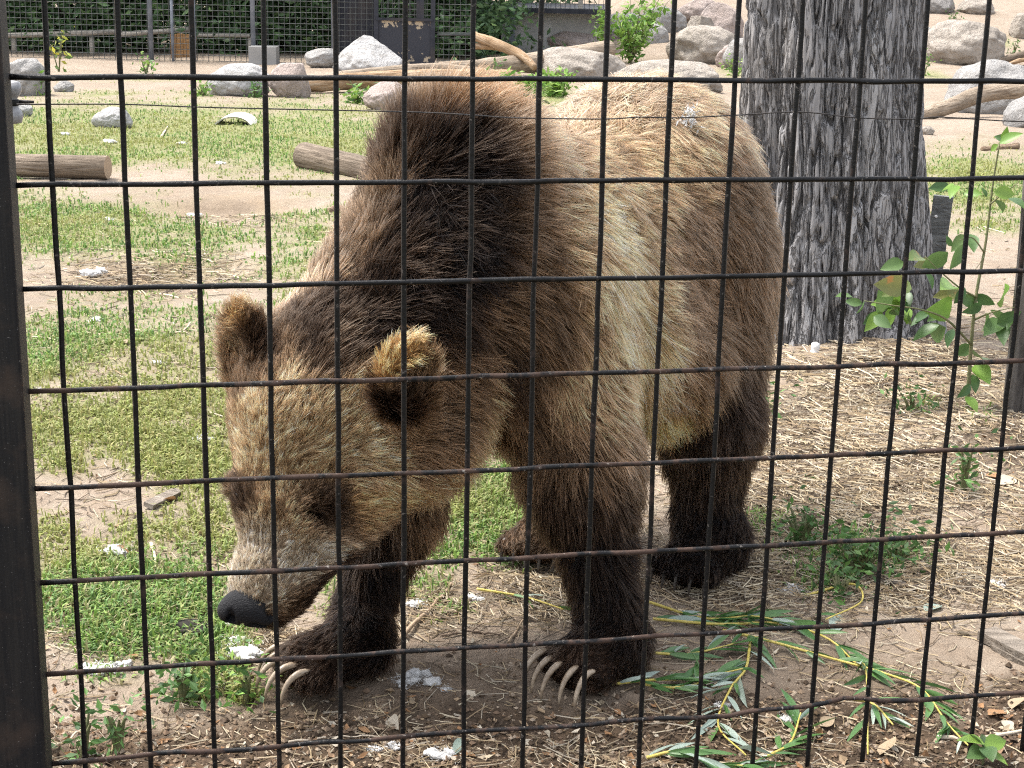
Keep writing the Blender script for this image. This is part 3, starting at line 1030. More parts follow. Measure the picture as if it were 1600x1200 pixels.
    n4 = NT('claw_horn_dark'); n4.set((0.05, 0.042, 0.036), 0.4, spec=0.5)
    for nm in TOES:
        hind = nm[0] == 'h'
        for k, (base, dd) in enumerate(TOES[nm]):
            Lc = (0.036 if hind else 0.100) * (1 - 0.06 * abs(k - 2)) * (0.9 + 0.2 * float(hash3(np.array([k]), np.array([len(nm) + ord(nm[1])]), np.array([3]))[0]))
            s0 = base + dd * 0.002 + UP * 0.016
            ang = np.linspace(0.75, -1.5, 10) if not hind else np.linspace(0.2, -1.2, 10)
            path = [s0]
            for a in ang[1:]:
                path.append(path[-1] + (dd * math.cos(a) + UP * math.sin(a)) * Lc / 9)
            path = np.array(path)
            sink = path[-1, 2] - 0.004
            path[:, 2] -= np.linspace(0, 1, 10) ** 1.5 * max(0, sink) if sink > 0 else 0
            path[:, 2] = np.maximum(path[:, 2], 0.003)
            rd = (0.0066 if not hind else 0.0060) * np.array([1, 1.03, 1, .96, .9, .82, .72, .6, .42, .12])
            MB().tube(path, rd, 8).build('claw', n4.m if hind else n3.m, root)
    return root


N_HAIR = 430000
build_bear()
# ------------------------------------------------------------------ the near wire fence with its steel post
FY = R(11.12)
FD = np.array([math.cos(FY), math.sin(FY), 0])          # along the fence
FB = np.array([math.sin(FY), -math.cos(FY), 0])         # towards the viewer
F0 = np.array([-0.666, 2.309, 0.0])
CELL, RH, ROW0 = 0.1016, 0.1524, CAM_H - 0.198


def m_wire(name, lo, amt, wear):
    n = NT(name)
    co = n.coord('Object')
    rust = n.ramp(n.noise(22, 5, 0.7, co), [(lo, 0.0), (lo + .1, 1.0)])
    worn = n.ramp(n.noise(130, 3, 0.6, co), [(0.64, 0.0), (0.70, 1.0)])
    col = n.mix(n.math('MULTIPLY', rust, amt), (0.006, 0.006, 0.0065), (0.070, 0.043, 0.032))
    col = n.mix(n.math('MULTIPLY', worn, wear), col, (0.30, 0.27, 0.24))
    n.bump(n.noise(190, 4, 0.65, co), 0.55, 0.002)
    return n.set(col, n.ramp(rust, [(0.0, 0.42), (1.0, 0.8)]), spec=0.25)


WIRE_M = m_wire('black_paint_wire', 0.58, 0.5, 0.35)
WIRE_R = m_wire('rusted_wire', 0.46, 0.75, 0.6)
fence = empty('wire_fence', tuple(F0))
tag(fence, 'black welded wire mesh fence in front of the bear', 'fence')


def wobble(P, axis, amp, seed):
    t = np.arange(len(P)) * 0.55
    P = P + FB * (amp * noise3(t, seed * 3.1, 0.5, 71))[:, None]
    return P + axis * (amp * noise3(t, seed * 5.7, 2.5, 72))[:, None]


for c in range(0, 24):
    zs = np.linspace(-0.03, 2.05, 40)
    P = F0 + FD * CELL * c + UP * zs[:, None]
    P = wobble(P, FD, 0.0022, c)
    MB().tube(P, 0.0042, 8, wob=0.16, seed=c).build('vertical_wire', WIRE_M, fence)
for k in range(-5, 8):
    ss = np.linspace(-0.06, CELL * 23 + 0.03, 72)
    P = F0 + FD * ss[:, None] + UP * (ROW0 - RH * k) + FB * 0.0072
    P = wobble(P, UP, 0.0022 if k < 7 else 0.004, k + 40)
    if k == 7:      # the lowest wire is bent up between two uprights
        P = P + UP * (0.016 * np.exp(-((ss - CELL * 12.6) / 0.05) ** 2))[:, None]
    MB().tube(P, 0.0042, 8, wob=0.2, seed=k + 50).build('horizontal_wire', WIRE_R if k > 2 else WIRE_M, fence)


def steel_post():
    mp = NT('black_steel')
    co = mp.coord('Object')
    st = mp.noise(1, 4, 0.7, mp.coord('Object', (160, 160, 7)))
    sp = mp.ramp(mp.noise(420, 2, 0.5, co), [(0.70, 0.0), (0.74, 1.0)])
    col = mp.mix(mp.ramp(st, [(0.4, 0.0), (0.7, 1.0)]), (0.008, 0.008, 0.0095), (0.02, 0.018, 0.017))
    low = mp.ramp(mp.noise(9, 4, 0.6, co), [(0.52, 0.0), (0.66, 0.6)])
    col = mp.mix(low, col, (0.05, 0.034, 0.026))
    col = mp.mix(mp.math('MULTIPLY', sp, 0.5), col, (0.25, 0.24, 0.23))
    mp.bump(mp.noise(240, 4, 0.6, co), 0.25, 0.002)
    mp.set(col, 0.6, spec=0.25)
    s1 = -0.050
    bmv = []
    b = MB()
    w, dp, r = 0.102, 0.100, 0.008
    zz = [-0.06, 2.2]
    cen = F0 + FD * (s1 - w / 2) + FB * (dp / 2 - 0.012)
    prof = []
    for sx, sy in ((1, 1), (-1, 1), (-1, -1), (1, -1)):
        a0 = {(1, 1): 0, (-1, 1): 90, (-1, -1): 180, (1, -1): 270}[(sx, sy)]
        for a in (0, 30, 60, 90):
            prof.append(((w / 2 - r) * sx + r * math.cos(R(a0 + a)), (dp / 2 - r) * sy + r * math.sin(R(a0 + a))))
    n = len(prof)
    V = np.array([cen + FD * x + FB * y + UP * z for z in zz for x, y in prof])
    Q = [[i, (i + 1) % n, n + (i + 1) % n, n + i] for i in range(n)]
    b.add(V, Q)
    V2 = np.concatenate([V[n:], [cen + UP * 2.2]])
    b.add(V2, None, [[i, (i + 1) % n, n] for i in range(n)])
    b.build('post', mp.m, fence, smooth=False)
    return cen


steel_post()


def insulator():
    c = D(20, 160, 2.44)
    o = empty('wire_insulator', tuple(c - UP * 0.03))
    tag(o, 'small white porcelain insulator on the black post holding the thin wire', 'insulator')
    zp = np.array([-.032, -.030, -.022, -.016, -.010, -.006, .006, .010, .016, .022, .030, .032])
    rp = np.array([.004, .012, .014, .014, .010, .007, .007, .010, .014, .014, .012, .004])
    mat = m_speckled('porcelain', (0.20, 0.20, 0.21), (0.42, 0.42, 0.43), 60, 0.25, 0.1, 0.002, 0.5)
    MB().tube([c + UP * z for z in zp], rp, 16).build('body', mat, o)
    MB().tube([c + UP * z for z in (-.0045, .0045)], .0085, 14).build('wire_tie', m_speckled('tie_black', (0.01, 0.01, 0.01), (0.03, 0.03, 0.03)), o)
    dk = m_speckled('dark_steel', (0.02, 0.02, 0.022), (0.06, 0.05, 0.045), 60, 0.5)
    MB().tube([c - FD * 0.045 + FB * 0.0, c + UP * 0.0], [0.004, 0.004], 8).build('bolt', dk, o)
    MB().tube([c + FD * 0.006 - FB * .008, c + FD * 0.03 - FB * .008], [0.0035, 0.002], 8).build('clamp', dk, o)
    px = [(26, 163), (190, 163), (300, 167), (420, 170), (640, 175), (740, 180), (800, 184), (940, 186), (1000, 183), (1060, 184), (1150, 180), (1250, 175), (1340, 184), (1430, 186), (1470, 183), (1600, 190), (1750, 188)]
    P = []
    for i, (u, v) in enumerate(px):
        for Y in np.linspace(2.2, 3.2, 400):
            p = D(u, v, Y)
            if (p - F0) @ FB < -0.035: break
        P.append(p)
    w = MB().tube(smooth_path(P, 90), 0.0011, 6).build('electric_wire', dk)
    tag(w, 'thin slack single wire strung behind the mesh from the white insulator', 'wire')


insulator()
# ------------------------------------------------------------------ rocks
def ico(sub):
    import bmesh
    bm = bmesh.new()
    bmesh.ops.create_icosphere(bm, subdivisions=sub, radius=1.0)
    V = np.array([v.co[:] for v in bm.verts]); T = np.array([[v.index for v in f.verts] for f in bm.faces])
    bm.free()
    return V, T


ICO4, ICO3, ICO2 = ico(5), ico(3), ico(2)


def rock_mat(name, a, b, stain):
    n = NT(name)
    co = n.coord('Object')
    f = n.noise(2.2, 6, 0.62, co)
    col = n.mix(n.ramp(f, [(0.35, 0.0), (0.65, 1.0)]), a, b)
    col = n.mix(n.ramp(n.noise(5.5, 6, 0.7, co, 1.5), [(0.5, 0.0), (0.66, 0.75)]), col, stain)
    col = n.mix(n.ramp(n.noise(45, 3, 0.6, co), [(0.58, 0.0), (0.7, 0.5)]), col, (0.16, 0.15, 0.14))
    n.bump(n.math('ADD', n.noise(7, 8, 0.68, co), n.math('MULTIPLY', n.noise(40, 4, 0.6, co), 0.3)), 0.9, 0.09)
    return n.set(col, 0.9, spec=0.2)


ROCK = {'grey': rock_mat('granite_grey', (0.27, 0.262, 0.252), (0.38, 0.37, 0.355), (0.17, 0.16, 0.145)),
        'white': rock_mat('granite_pale', (0.37, 0.365, 0.355), (0.47, 0.46, 0.45), (0.24, 0.225, 0.205)),
        'pink': rock_mat('granite_pink', (0.33, 0.27, 0.24), (0.42, 0.355, 0.325), (0.19, 0.155, 0.135)),
        'tan': rock_mat('sandstone_tan', (0.30, 0.265, 0.225), (0.39, 0.35, 0.305), (0.17, 0.145, 0.12)),
        'dark': rock_mat('granite_dark', (0.22, 0.205, 0.19), (0.34, 0.32, 0.30), (0.12, 0.11, 0.10))}


def rock(box, mat, label, seed, cuts=5, rough=0.16, group=None, deep=0.85, push=0.0, Yfix=None, peak=0.0):
    u0, v0, u1, v1 = box
    g = GT((u0 + u1) / 2, v1)
    if Yfix is not None:
        g = D((u0 + u1) / 2, v1, Yfix)
    top = D((u0 + u1) / 2, v0, g[1])
    L, Rr = D(u0, (v0 + v1) / 2, g[1]), D(u1, (v0 + v1) / 2, g[1])
    w, h = (Rr[0] - L[0]) / 2, (top[2] - g[2])
    r = np.random.default_rng(seed)
    V, T = ICO4
    V = V.copy()
    V *= 1 + rough * fbm(V[:, 0] * 1.3 + seed, V[:, 1] * 1.3, V[:, 2] * 1.3, 4, seed)[:, None]
    for _ in range(cuts):      # broken faces
        d = r.normal(0, 1, 3); d[2] = abs(d[2]) * 0.6; d /= np.linalg.norm(d)
        o = 0.72 + 0.2 * r.random()
        s = V @ d - o
        V = V - d * (np.maximum(s, 0) * 0.86)[:, None]
    V += 0.02 * fbm(V[:, 0] * 7, V[:, 1] * 7, V[:, 2] * 7, 3, seed + 5)[:, None] * V
    V -= (V.max(0) + V.min(0)) / 2
    V /= (V.max(0) - V.min(0)) / 2
    V[:, :2] *= (1 - peak * sstep(-.4, 1, V[:, 2]))[:, None]
    sz = np.array([w, w * deep, h * 0.62])
    V = V * sz
    V[:, 2] += h - sz[2]
    dep = sz[1] * 0.7
    o = mesh_np('rock', V, T, ROCK[mat], None, True)
    o.location = (g[0], g[1] + dep + push, g[2] - 0.06 * h)
    return tag(o, label, 'rock', group)


rock((4, 88, 72, 150), 'grey', 'grey lichened boulder with a weed at its side near the mesh fence corner', 101)
rock((80, 125, 113, 144), 'grey', 'small low grey rock beside the lichened boulder', 102)
rock((318, 98, 418, 150), 'white', 'rounded pale grey boulder on the sand before the concrete block', 103)
rock((416, 96, 484, 152), 'pink', 'pinkish boulder at the broken end of the fallen log', 104)
rock((448, 87, 514, 118), 'grey', 'flat topped grey rock between pinkish boulder and tall white boulder', 105, push=2.0)
rock((500, 59, 630, 120), 'white', 'tall pointed white boulder in front of the dark gate', 106, cuts=7, push=1.0, peak=.62)
rock((564, 126, 648, 172), 'pink', 'squat pink and grey rock below the fallen logs', 107)
rock((636, 124, 800, 172), 'white', 'long low white slab of rock behind the hump of the bear', 108)
rock((844, 35, 944, 86), 'pink', 'angular pink topped rock against the concrete wall', 109, cuts=9, rough=.25)
rock((820, 72, 985, 128), 'tan', 'broad sloping pinkish rock slab at the end of the logs', 110)
rock((915, 42, 1012, 80), 'pink', 'pinkish rock half hidden by the bright green sapling', 111, push=2.0)
rock((1005, 37, 1052, 80), 'grey', 'upright grey rock next to the big rounded boulder', 112, push=1.0)
rock((1042, 37, 1158, 100), 'tan', 'big rounded tan boulder in front of the rock pile', 113, cuts=3)
rock((960, 97, 1140, 150), 'tan', 'large smooth tan rock rising just behind the back of the bear', 114, cuts=3, push=0.5)
rock((1000, 8, 1075, 50), 'grey', 'grey block in the rock pile with a dark gap beside it', 115)
rock((1055, -8, 1140, 38), 'pink', 'pink block on top of the rock pile', 116)
rock((1090, 0, 1165, 62), 'pink', 'rounded pinkish rock in the pile touching the big trunk', 117)
rock((1130, 55, 1200, 110), 'grey', 'low grey rock peeping out behind the trunk', 118)
rock((1446, 28, 1580, 102), 'tan', 'big pale rounded boulder on the sandy bank right of the trunk', 119, cuts=3)
rock((1424, -12, 1498, 20), 'dark', 'dark grey boulder high on the sandy bank', 120)
rock((1488, 92, 1650, 178), 'grey', 'broad grey slab of rock behind the thick driftwood branch', 121, cuts=6)
rock((1582, 18, 1640, 60), 'tan', 'tan rock beyond the pale rounded boulder', 122)
rock((1575, 148, 1660, 200), 'grey', 'low grey rock under the thick driftwood branch', 123)
rock((1072, 22, 1118, 66), 'tan', 'small tan rock wedged above the big rounded tan boulder', 126)
rock((940, 18, 1010, 58), 'grey', 'grey rock at the back of the pile behind the bright sapling', 127)
rock((1118, 66, 1165, 106), 'pink', 'small pink rock between the big rounded boulder and the trunk', 128)
rock((870, 76, 935, 104), 'grey', 'low grey stone in front of the angular pink topped rock', 129)
rock((1500, -6, 1560, 22), 'tan', 'tan stone high on the bank above the pale rounded boulder', 130)
rock((1428, 40, 1462, 66), 'grey', 'small grey stone between the trunk and the pale rounded boulder', 131)
rock((1440, 196, 1462, 210), 'tan', 'small tan stone on the sand beside the trunk', 132)
rock((140, 167, 203, 199), 'white', 'small bright white rock lying in the grass', 124, cuts=6)
rock((5, 155, 48, 182), 'white', 'pale rock lying beside the black post in the grass', 125)


# ------------------------------------------------------------------ logs and branches
def m_wood(name, a, b, c, s=1.0, bump=0.8):
    n = NT(name)
    co = n.coord('Object', (1.2 * s, 14 * s, 14 * s))
    g = n.noise(3.0, 7, 0.62, co, 0.6)
    col = n.ramp(g, [(0.30, c), (0.48, a), (0.66, b)])
    col = n.mix(n.ramp(n.noise(2.4, 4, 0.6, n.coord('Object')), [(0.45, 0.0), (0.7, 0.6)]), col, tuple(0.55 * x for x in a))
    n.bump(g, bump, 0.03)
    return n.set(col, 0.85, spec=0.2)


WOOD = {'grey': m_wood('weathered_log', (0.20, 0.158, 0.118), (0.30, 0.245, 0.19), (0.06, 0.045, 0.034), 1.0, 1.0),
        'pale': m_wood('bare_driftwood', (0.31, 0.245, 0.18), (0.42, 0.35, 0.275), (0.13, 0.095, 0.068), 1.0, 1.0),
        'orange': m_wood('broken_log', (0.34, 0.225, 0.13), (0.46, 0.36, 0.26), (0.14, 0.085, 0.05)),
        'brown': m_wood('brown_bark', (0.20, 0.14, 0.095), (0.30, 0.225, 0.16), (0.07, 0.05, 0.035))}


def m_cut():
    n = NT('sawn_end')
    co = n.coord('Object', (1, 1, 1))
    sep = n.n('SeparateXYZ'); n.link(sep.inputs[0], co)
    rr = n.math('SQRT', n.math('ADD', n.math('MULTIPLY', sep.outputs[1], sep.outputs[1]), n.math('MULTIPLY', sep.outputs[2], sep.outputs[2])))
    ring = n.math('SINE', n.math('ADD', n.math('MULTIPLY', rr, 320.0), n.math('MULTIPLY', n.noise(9, 3, 0.6, co), 9.0)))
    col = n.mix(n.ramp(ring, [(0.2, 0.0), (0.9, 1.0)]), (0.30, 0.22, 0.145), (0.40, 0.30, 0.20))
    return n.set(col, 0.9)


CUT = m_cut()


def log(name, pts, rad, mat, label, cat='log', cut=True, n=14, wob=0.10, seed=0, group=None, knobs=()):
    """a log laid along world points; its own X axis runs along it so the grain follows"""
    P = np.asarray(pts, float)
    a, b = Vector(P[0]), Vector(P[-1])
    q = (b - a).to_track_quat('X', 'Z')
    o = empty(name, tuple(a))
    o.rotation_euler = q.to_euler()
    M = np.array(q.to_matrix())
    loc = (P - P[0]) @ M
    path = smooth_path(loc, 26)
    rd = np.interp(np.linspace(0, 1, 26), np.linspace(0, 1, len(np.atleast_1d(rad))), np.atleast_1d(rad)) if np.ndim(rad) else np.full(26, rad)
    mb = MB().tube(path, rd, 22, cap=not cut, wob=wob, seed=seed)
    for (t, L, rr, az) in knobs:
        i = int(t * 25)
        d = np.array([0.4, math.cos(az), math.sin(az)])
        mb.tube([path[i], path[i] + d * L * .5, path[i] + d * L], [rr, rr * .8, rr * .45], 9)
    if cut:        # drying cracks and a peeled strip run along the log
        V0 = mb.v[0].reshape(-1, 22, 3)[:26] if len(mb.v[0]) == 26 * 22 else None
        if V0 is not None:
            ang = np.arange(22)[None] / 22 * 6.283
            dent = 0.10 * np.exp(-((np.angle(np.exp(1j * (ang - 1.9 - .3 * noise3(np.arange(26)[:, None] * .2, seed, 0, 3))))) / .16) ** 2)
            dent = dent + 0.06 * np.abs(noise3(np.cos(ang) * 2.5 + 0 * V0[..., 0], np.sin(ang) * 2.5 + 0 * V0[..., 0], V0[..., 0] * 1.5, seed + 7))
            c0 = V0.mean(1, keepdims=True)
            mb.v[0] = (c0 + (V0 - c0) * (1 - dent)[..., None]).reshape(-1, 3)
    bod = mb.build('bark', WOOD[mat]); bod.parent = o
    if cut:
        for e, i in ((0, 0), (1, 25)):
            ring = mb.v[0].reshape(26, 22, 3)[i]
            c = ring.mean(0)
            V = np.concatenate([ring, ring * .5 + c * .5, [c]])
            k = np.arange(22); k2 = (k + 1) % 22
            d = np.array([-0.002 if e == 0 else 0.002, 0, 0])
            Q = np.stack([k, k2, k2 + 22, k + 22], 1)
            T = np.stack([k + 22, k2 + 22, np.full(22, 44)], 1)
            if e == 0: Q, T = Q[:, ::-1], T[:, ::-1]
            V = V + d * np.concatenate([np.zeros(22), np.ones(23)])[:, None]
            c_ = mesh_np('cut_end', V, [Q, T], CUT, None, False); c_.parent = o
    return tag(o, label, cat, group)


def on(u, v, up=0.0):
    g = GT(u, v); g[2] += up
    return g


a = on(168, 282); yl = a[1] + 0.06
rl = 0.075
log('log', [(-4.2, yl + 0.15, float(terrain(-4.2, yl)) + rl), (a[0] - rl * .1, yl, float(terrain(a[0], yl)) + rl)], [0.074, 0.076], 'grey',
    'grey brown cut log on the grass next to the black post', seed=1, wob=0.05)
a = on(470, 262); b = on(640, 296)
log('log', [np.array([a[0] + .02, a[1] + .05, a[2] + .075]), np.array([b[0], b[1] + .15, b[2] + .045])], [0.105, 0.075], 'grey',
    'short grey cut log pointing at the shoulder of the bear', seed=2, wob=0.05)
a = on(468, 146); b = on(760, 150)
ya = a[1]
log('fallen_log', [D(470, 134, ya), D(600, 124, ya + .6), D(800, 122, ya + 1.4)], [0.10, 0.115, 0.12], 'orange',
    'long fallen log with an orange broken end resting on boulders', cut=False, seed=3, wob=0.16)
log('fallen_log', [D(535, 117, ya + 1.0), D(680, 110, ya + 1.8), D(840, 124, ya + 2.2)], [0.06, 0.10, 0.07], 'pale',
    'pale barkless log lying behind the orange ended log', cut=False, seed=4, wob=0.14)
log('fallen_log', [D(688, 107, ya + 3), D(800, 102, ya + 4), D(950, 78, ya + 6)], [0.09, 0.15, 0.16], 'pale',
    'thick pale log slanting up towards the angular pink rock', cut=False, seed=5, wob=0.14)
log('branch', [D(742, 57, ya + 4.5), D(770, 66, ya + 4.3), D(812, 85, ya + 4.0), D(836, 106, ya + 3.8)], [0.07, 0.075, 0.07, 0.05], 'orange',
    'broken bare branch leaning across the fallen logs', 'branch', cut=False, seed=6, wob=0.14)
log('branch', [D(742, 72, ya + 4.5), D(775, 74, ya + 4.4), D(800, 84, ya + 4.2)], [0.05, 0.045, 0.03], 'orange',
    'short broken branch stub below the leaning branch', 'branch', cut=False, seed=7, wob=0.14)
a = on(1432, 186)
log('branch', [D(1424, 184, a[1]), D(1480, 168, a[1] + .1), D(1540, 146, a[1] + .5), D(1640, 141, a[1] + .6)], [0.075, 0.085, 0.10, 0.075], 'pale',
    'thick bare driftwood branch lying beside the big trunk', 'branch', cut=False, seed=8, wob=0.10)
a = on(1560, 108)
log('branch', [D(1547, 97, a[1] + .4), D(1575, 92, a[1] + .4), D(1615, 80, a[1] + .5)], [0.055, 0.08, 0.07], 'grey',
    'short grey driftwood piece on the broad grey slab', 'branch', cut=False, seed=9, wob=0.14)
log('branch', [D(1576, 100, a[1] + .1), D(1592, 95, a[1] + .1), D(1610, 92, a[1] + .1)], [0.03, 0.045, 0.035], 'orange',
    'reddish broken stick below the grey driftwood piece', 'branch', cut=False, seed=10)
a = on(1585, 236)
log('branch', [D(1534, 233, a[1]), D(1560, 234, a[1] + .1), D(1590, 228, a[1] + .2)], [0.02, 0.045, 0.03], 'brown',
    'rough brown bark chunk on the sand beyond the leafy sapling', 'branch', cut=False, seed=11, wob=.25)
a = on(536, 330)
log('branch', [D(514, 330, a[1]), D(528, 327, a[1] + .05), D(540, 330, a[1])], [0.018, 0.03, 0.02], 'brown',
    'small brown lump of bark lying by the shoulder of the bear', 'bark', cut=False, seed=12, wob=.25)


def half_pipe():
    c = on(366, 194)
    n = 14
    th = np.linspace(0.1, math.pi - 0.1, n)
    V = []
    for rr in (0.165, 0.15):
        for yy in (-0.14, 0.28):
            for t in th:
                V.append((c[0] + rr * math.cos(t), c[1] + yy + 0.1 * math.cos(t), c[2] - 0.03 + 0.115 * (rr / .165) * math.sin(t)))
    V = np.array(V)
    q = []
    for b0 in (0, 2 * n):
        for i in range(n - 1): q.append([b0 + i, b0 + i + 1, b0 + n + i + 1, b0 + n + i])
    for i in range(n - 1):
        q.append([i, i + 1, 2 * n + i + 1, 2 * n + i]); q.append([n + i, n + i + 1, 3 * n + i + 1, 3 * n + i])
    o = mesh_np('half_pipe', V, np.array(q), m_speckled('dull_plastic', (0.55, 0.53, 0.48), (0.65, 0.63, 0.58), 9, .7), None, True)
    tag(o, 'white half round pipe section lying arched in the grass', 'pipe')


half_pipe()


# ------------------------------------------------------------------ the big trunk
def big_trunk():
    base = np.array([0.5 * (GT(1150, 540)[0] + GT(1482, 540)[0]), 6.05, 0.0])
    zb = float(terrain(base[0], base[1]))
    base[2] = zb
    o = empty('tree', tuple(base))
    tag(o, 'thick grey tree trunk with deeply furrowed bark behind the bear', 'tree')
    na, nz = 520, 420
    th = np.linspace(0, 2 * math.pi, na, endpoint=False)
    zz = np.concatenate([np.linspace(-0.12, 1.75, 360), np.linspace(1.77, 4.6, 60)])
    nz = len(zz)
    TH, ZZ = np.meshgrid(th, zz)
    rad = 0.272 + 0.095 * np.exp(-np.maximum(ZZ, 0) / 0.42) - 0.012 * np.maximum(ZZ, 0)
    # flutes: rounded columns run together, the hollow lines between them stay sharp
    lob = np.zeros_like(TH)
    for t0, w, a in ((-1.05, 0.34, .06), (-1.52, 0.16, .06), (-1.98, 0.33, .075), (-2.62, .33, .07), (-0.45, .33, .045), (0.3, .4, .04), (1.2, .5, .05), (2.2, .5, .04)):
        dlt = (TH - t0 + math.pi) % (2 * math.pi) - math.pi
        lob = np.maximum(lob, a * np.sqrt(np.clip(1 - (dlt / w) ** 2, 0, 1)))
    rad = rad + lob * (1 + 0.8 * np.exp(-np.maximum(ZZ, 0) / 0.4))
    cx, sx = np.cos(TH), np.sin(TH)
    # bark plates: long ridges broken by narrow winding furrows
    s1 = fbm(cx * 9, sx * 9, ZZ * 2.0, 3, 201) * 0.55
    r1 = np.abs(noise3(cx * 13 + s1 * 1.2, sx * 13 + s1 * 1.2, ZZ * 3.1, 202))
    r2 = np.abs(noise3(cx * 24 + s1, sx * 24 + s1, ZZ * 6.5, 203))
    fur = np.minimum(sstep(0.02, 0.22, r1), 0.35 + 0.65 * sstep(0.02, 0.25, r2))
    rad = rad + 0.026 * fur + 0.004 * noise3(cx * 45, sx * 45, ZZ * 22, 204)
    V = np.stack([base[0] - 0.055 * sstep(0, 1.2, ZZ) + rad * cx, base[1] + rad * sx * 0.9, zb + ZZ], -1).reshape(-1, 3)
    i = (np.arange(nz - 1)[:, None] * na + np.arange(na)[None]).ravel()
    j = (np.arange(nz - 1)[:, None] * na + (np.arange(na)[None] + 1) % na).ravel()
    Q = np.stack([i, j, j + na, i + na], 1)
    n = NT('grey_bark')
    co = n.coord('Object', (1, 1, 0.11))
    wide = n.noise(9, 3, 0.5, co, 0.4)
    c1 = n.math('ABSOLUTE', n.math('SUBTRACT', n.noise(24, 4, 0.6, co, 0.9), 0.5))
    c2 = n.math('ABSOLUTE', n.math('SUBTRACT', n.noise(46, 3, 0.6, co, 0.6), 0.5))
    crack = n.math('MINIMUM', n.ramp(c1, [(0.0, 0.0), (0.034, 1.0)]), n.ramp(c2, [(0.0, 0.45), (0.03, 1.0)]))
    plate = n.mix(n.ramp(wide, [(0.38, 0.0), (0.62, 1.0)]), (0.25, 0.245, 0.248), (0.36, 0.355, 0.355))
    plate = n.mix(n.ramp(n.noise(60, 3, 0.6, co), [(0.40, 0.0), (0.62, 0.6)]), plate, (0.27, 0.255, 0.245))
    col = n.mix(crack, (0.11, 0.105, 0.105), plate)
    col = n.mix(n.math('MULTIPLY', n.ramp(n.attr('plate', 'Fac'), [(0.2, 1.0), (0.5, 0.0)]), 0.7), col, (0.06, 0.057, 0.057))
    col = n.mix(n.ramp(n.noise(2.0, 3, 0.5, n.coord('Object')), [(0.5, 0.0), (0.7, 0.35)]), col, (0.25, 0.22, 0.19))
    n.bump(n.math('ADD', crack, n.math('MULTIPLY', n.noise(90, 4, 0.6, co), 0.5)), 0.9, 0.012)
    n.set(col, 0.92, spec=0.15)
    b = mesh_np('trunk', V, Q, n.m, o, True, dict(plate=fur.ravel()))
    top = MB()
    c0 = base + UP * (4.6)
    for az, L in ((0.6, 2.0), (2.4, 2.4), (4.3, 1.8)):
        d = np.array([math.cos(az), math.sin(az), 1.2])
        top.tube([c0 - UP * .35, c0 + d * L * .4, c0 + d * L * .8 + UP * .3, c0 + d * L + UP * .5], [0.26, 0.17, 0.12, 0.05], 14, wob=.12, seed=int(az * 10))
    top.build('limbs', n.m, o)
    return base


TRUNK = big_trunk()


def leaning_board():
    g = D(1466, 418, 6.25)
    m = m_wood('grey_board', (0.17, 0.175, 0.17), (0.25, 0.255, 0.25), (0.09, 0.09, 0.09))
    t = D(1461, 312, 6.3)
    o = empty('board', tuple(D(1470, 500, 6.25)))
    tag(o, 'grey weathered board standing against the side of the big trunk', 'board')
    b = MB()
    b.box((g + t) / 2 - UP * 0.12, (0.075, 0.03, t[2] - g[2] + 0.28), rz=-.3, ry=0.05)
    b.build('plank', m, o, smooth=False)
    MB().tube([t - UP * .06 - np.array([0.0, .02, 0]), t - UP * .06 - np.array([0.0, .04, 0])], 0.006, 8).build('nail', m_speckled('bright_nail', (.6, .6, .6), (.7, .7, .7)), o)


leaning_board()


def wood_post():
    """weathered stake at the edge of the yard"""
    g = GT(1592, 640)
    o = empty('wooden_post', tuple(g))
    tag(o, 'weathered grey split wooden post beside the leafy sapling', 'post')
    m = m_wood('split_post', (0.17, 0.155, 0.14), (0.26, 0.24, 0.215), (0.05, 0.045, 0.04), 1.0)
    nz, na = 60, 28
    z = np.linspace(-0.06, 1.25, nz); th = np.linspace(0, 2 * math.pi, na, endpoint=False)
    TH, Z = np.meshgrid(th, z)
    rr = 0.047 * (1 + 0.25 * noise3(np.cos(TH) * 2, np.sin(TH) * 2, Z * 0.8, 301) + 0.10 * np.abs(noise3(np.cos(TH) * 6, np.sin(TH) * 6, Z * 2.5, 302)))
    V = np.stack([g[0] + 0.0 + rr * np.cos(TH) - 0.005 * Z, g[1] + rr * np.sin(TH) + .02 * Z, g[2] + Z], -1).reshape(-1, 3)
    i = (np.arange(nz - 1)[:, None] * na + np.arange(na)[None]).ravel()
    j = (np.arange(nz - 1)[:, None] * na + (np.arange(na)[None] + 1) % na).ravel()
    n2 = m_wood('split_post_up', (0.10, 0.09, 0.082), (0.17, 0.155, 0.14), (0.03, 0.027, 0.025))
    mp = [x for x in n2.node_tree.nodes if x.type == 'MAPPING'][0]
    mp.inputs['Scale'].default_value = (14, 14, 1.2)
    mesh_np('stake', V, np.stack([i, j, j + na, i + na], 1), n2, o)
    MB().tube([g + np.array([0.10, -0.03, -.05]), g + np.array([0.115, -.03, .12])], [0.03, 0.02], 9, wob=.2).build('splinter', n2, o)


wood_post()


# ------------------------------------------------------------------ far fence, gate, shed
YF = 30.0


def PX(u, v, Y=YF): return D(u, v, Y)


STEEL = m_speckled('blue_grey_steel', (0.12, 0.135, 0.16), (0.19, 0.205, 0.235), 8, 0.6)
DARKST = m_speckled('dark_blue_steel', (0.016, 0.018, 0.026), (0.035, 0.037, 0.048), 5, 0.6, c3=(0.06, 0.05, 0.045))
MESHM = m_speckled('galvanised_mesh', (0.06, 0.064, 0.064), (0.10, 0.105, 0.10), 12, 0.7, spec=0.1)
CONC = m_speckled('concrete', (0.30, 0.30, 0.29), (0.40, 0.395, 0.385), 2.2, 0.9, 0.5, 0.02, c3=(0.20, 0.195, 0.185))
RAIL = m_wood('pole_rail', (0.36, 0.33, 0.285), (0.46, 0.43, 0.385), (0.22, 0.195, 0.165))


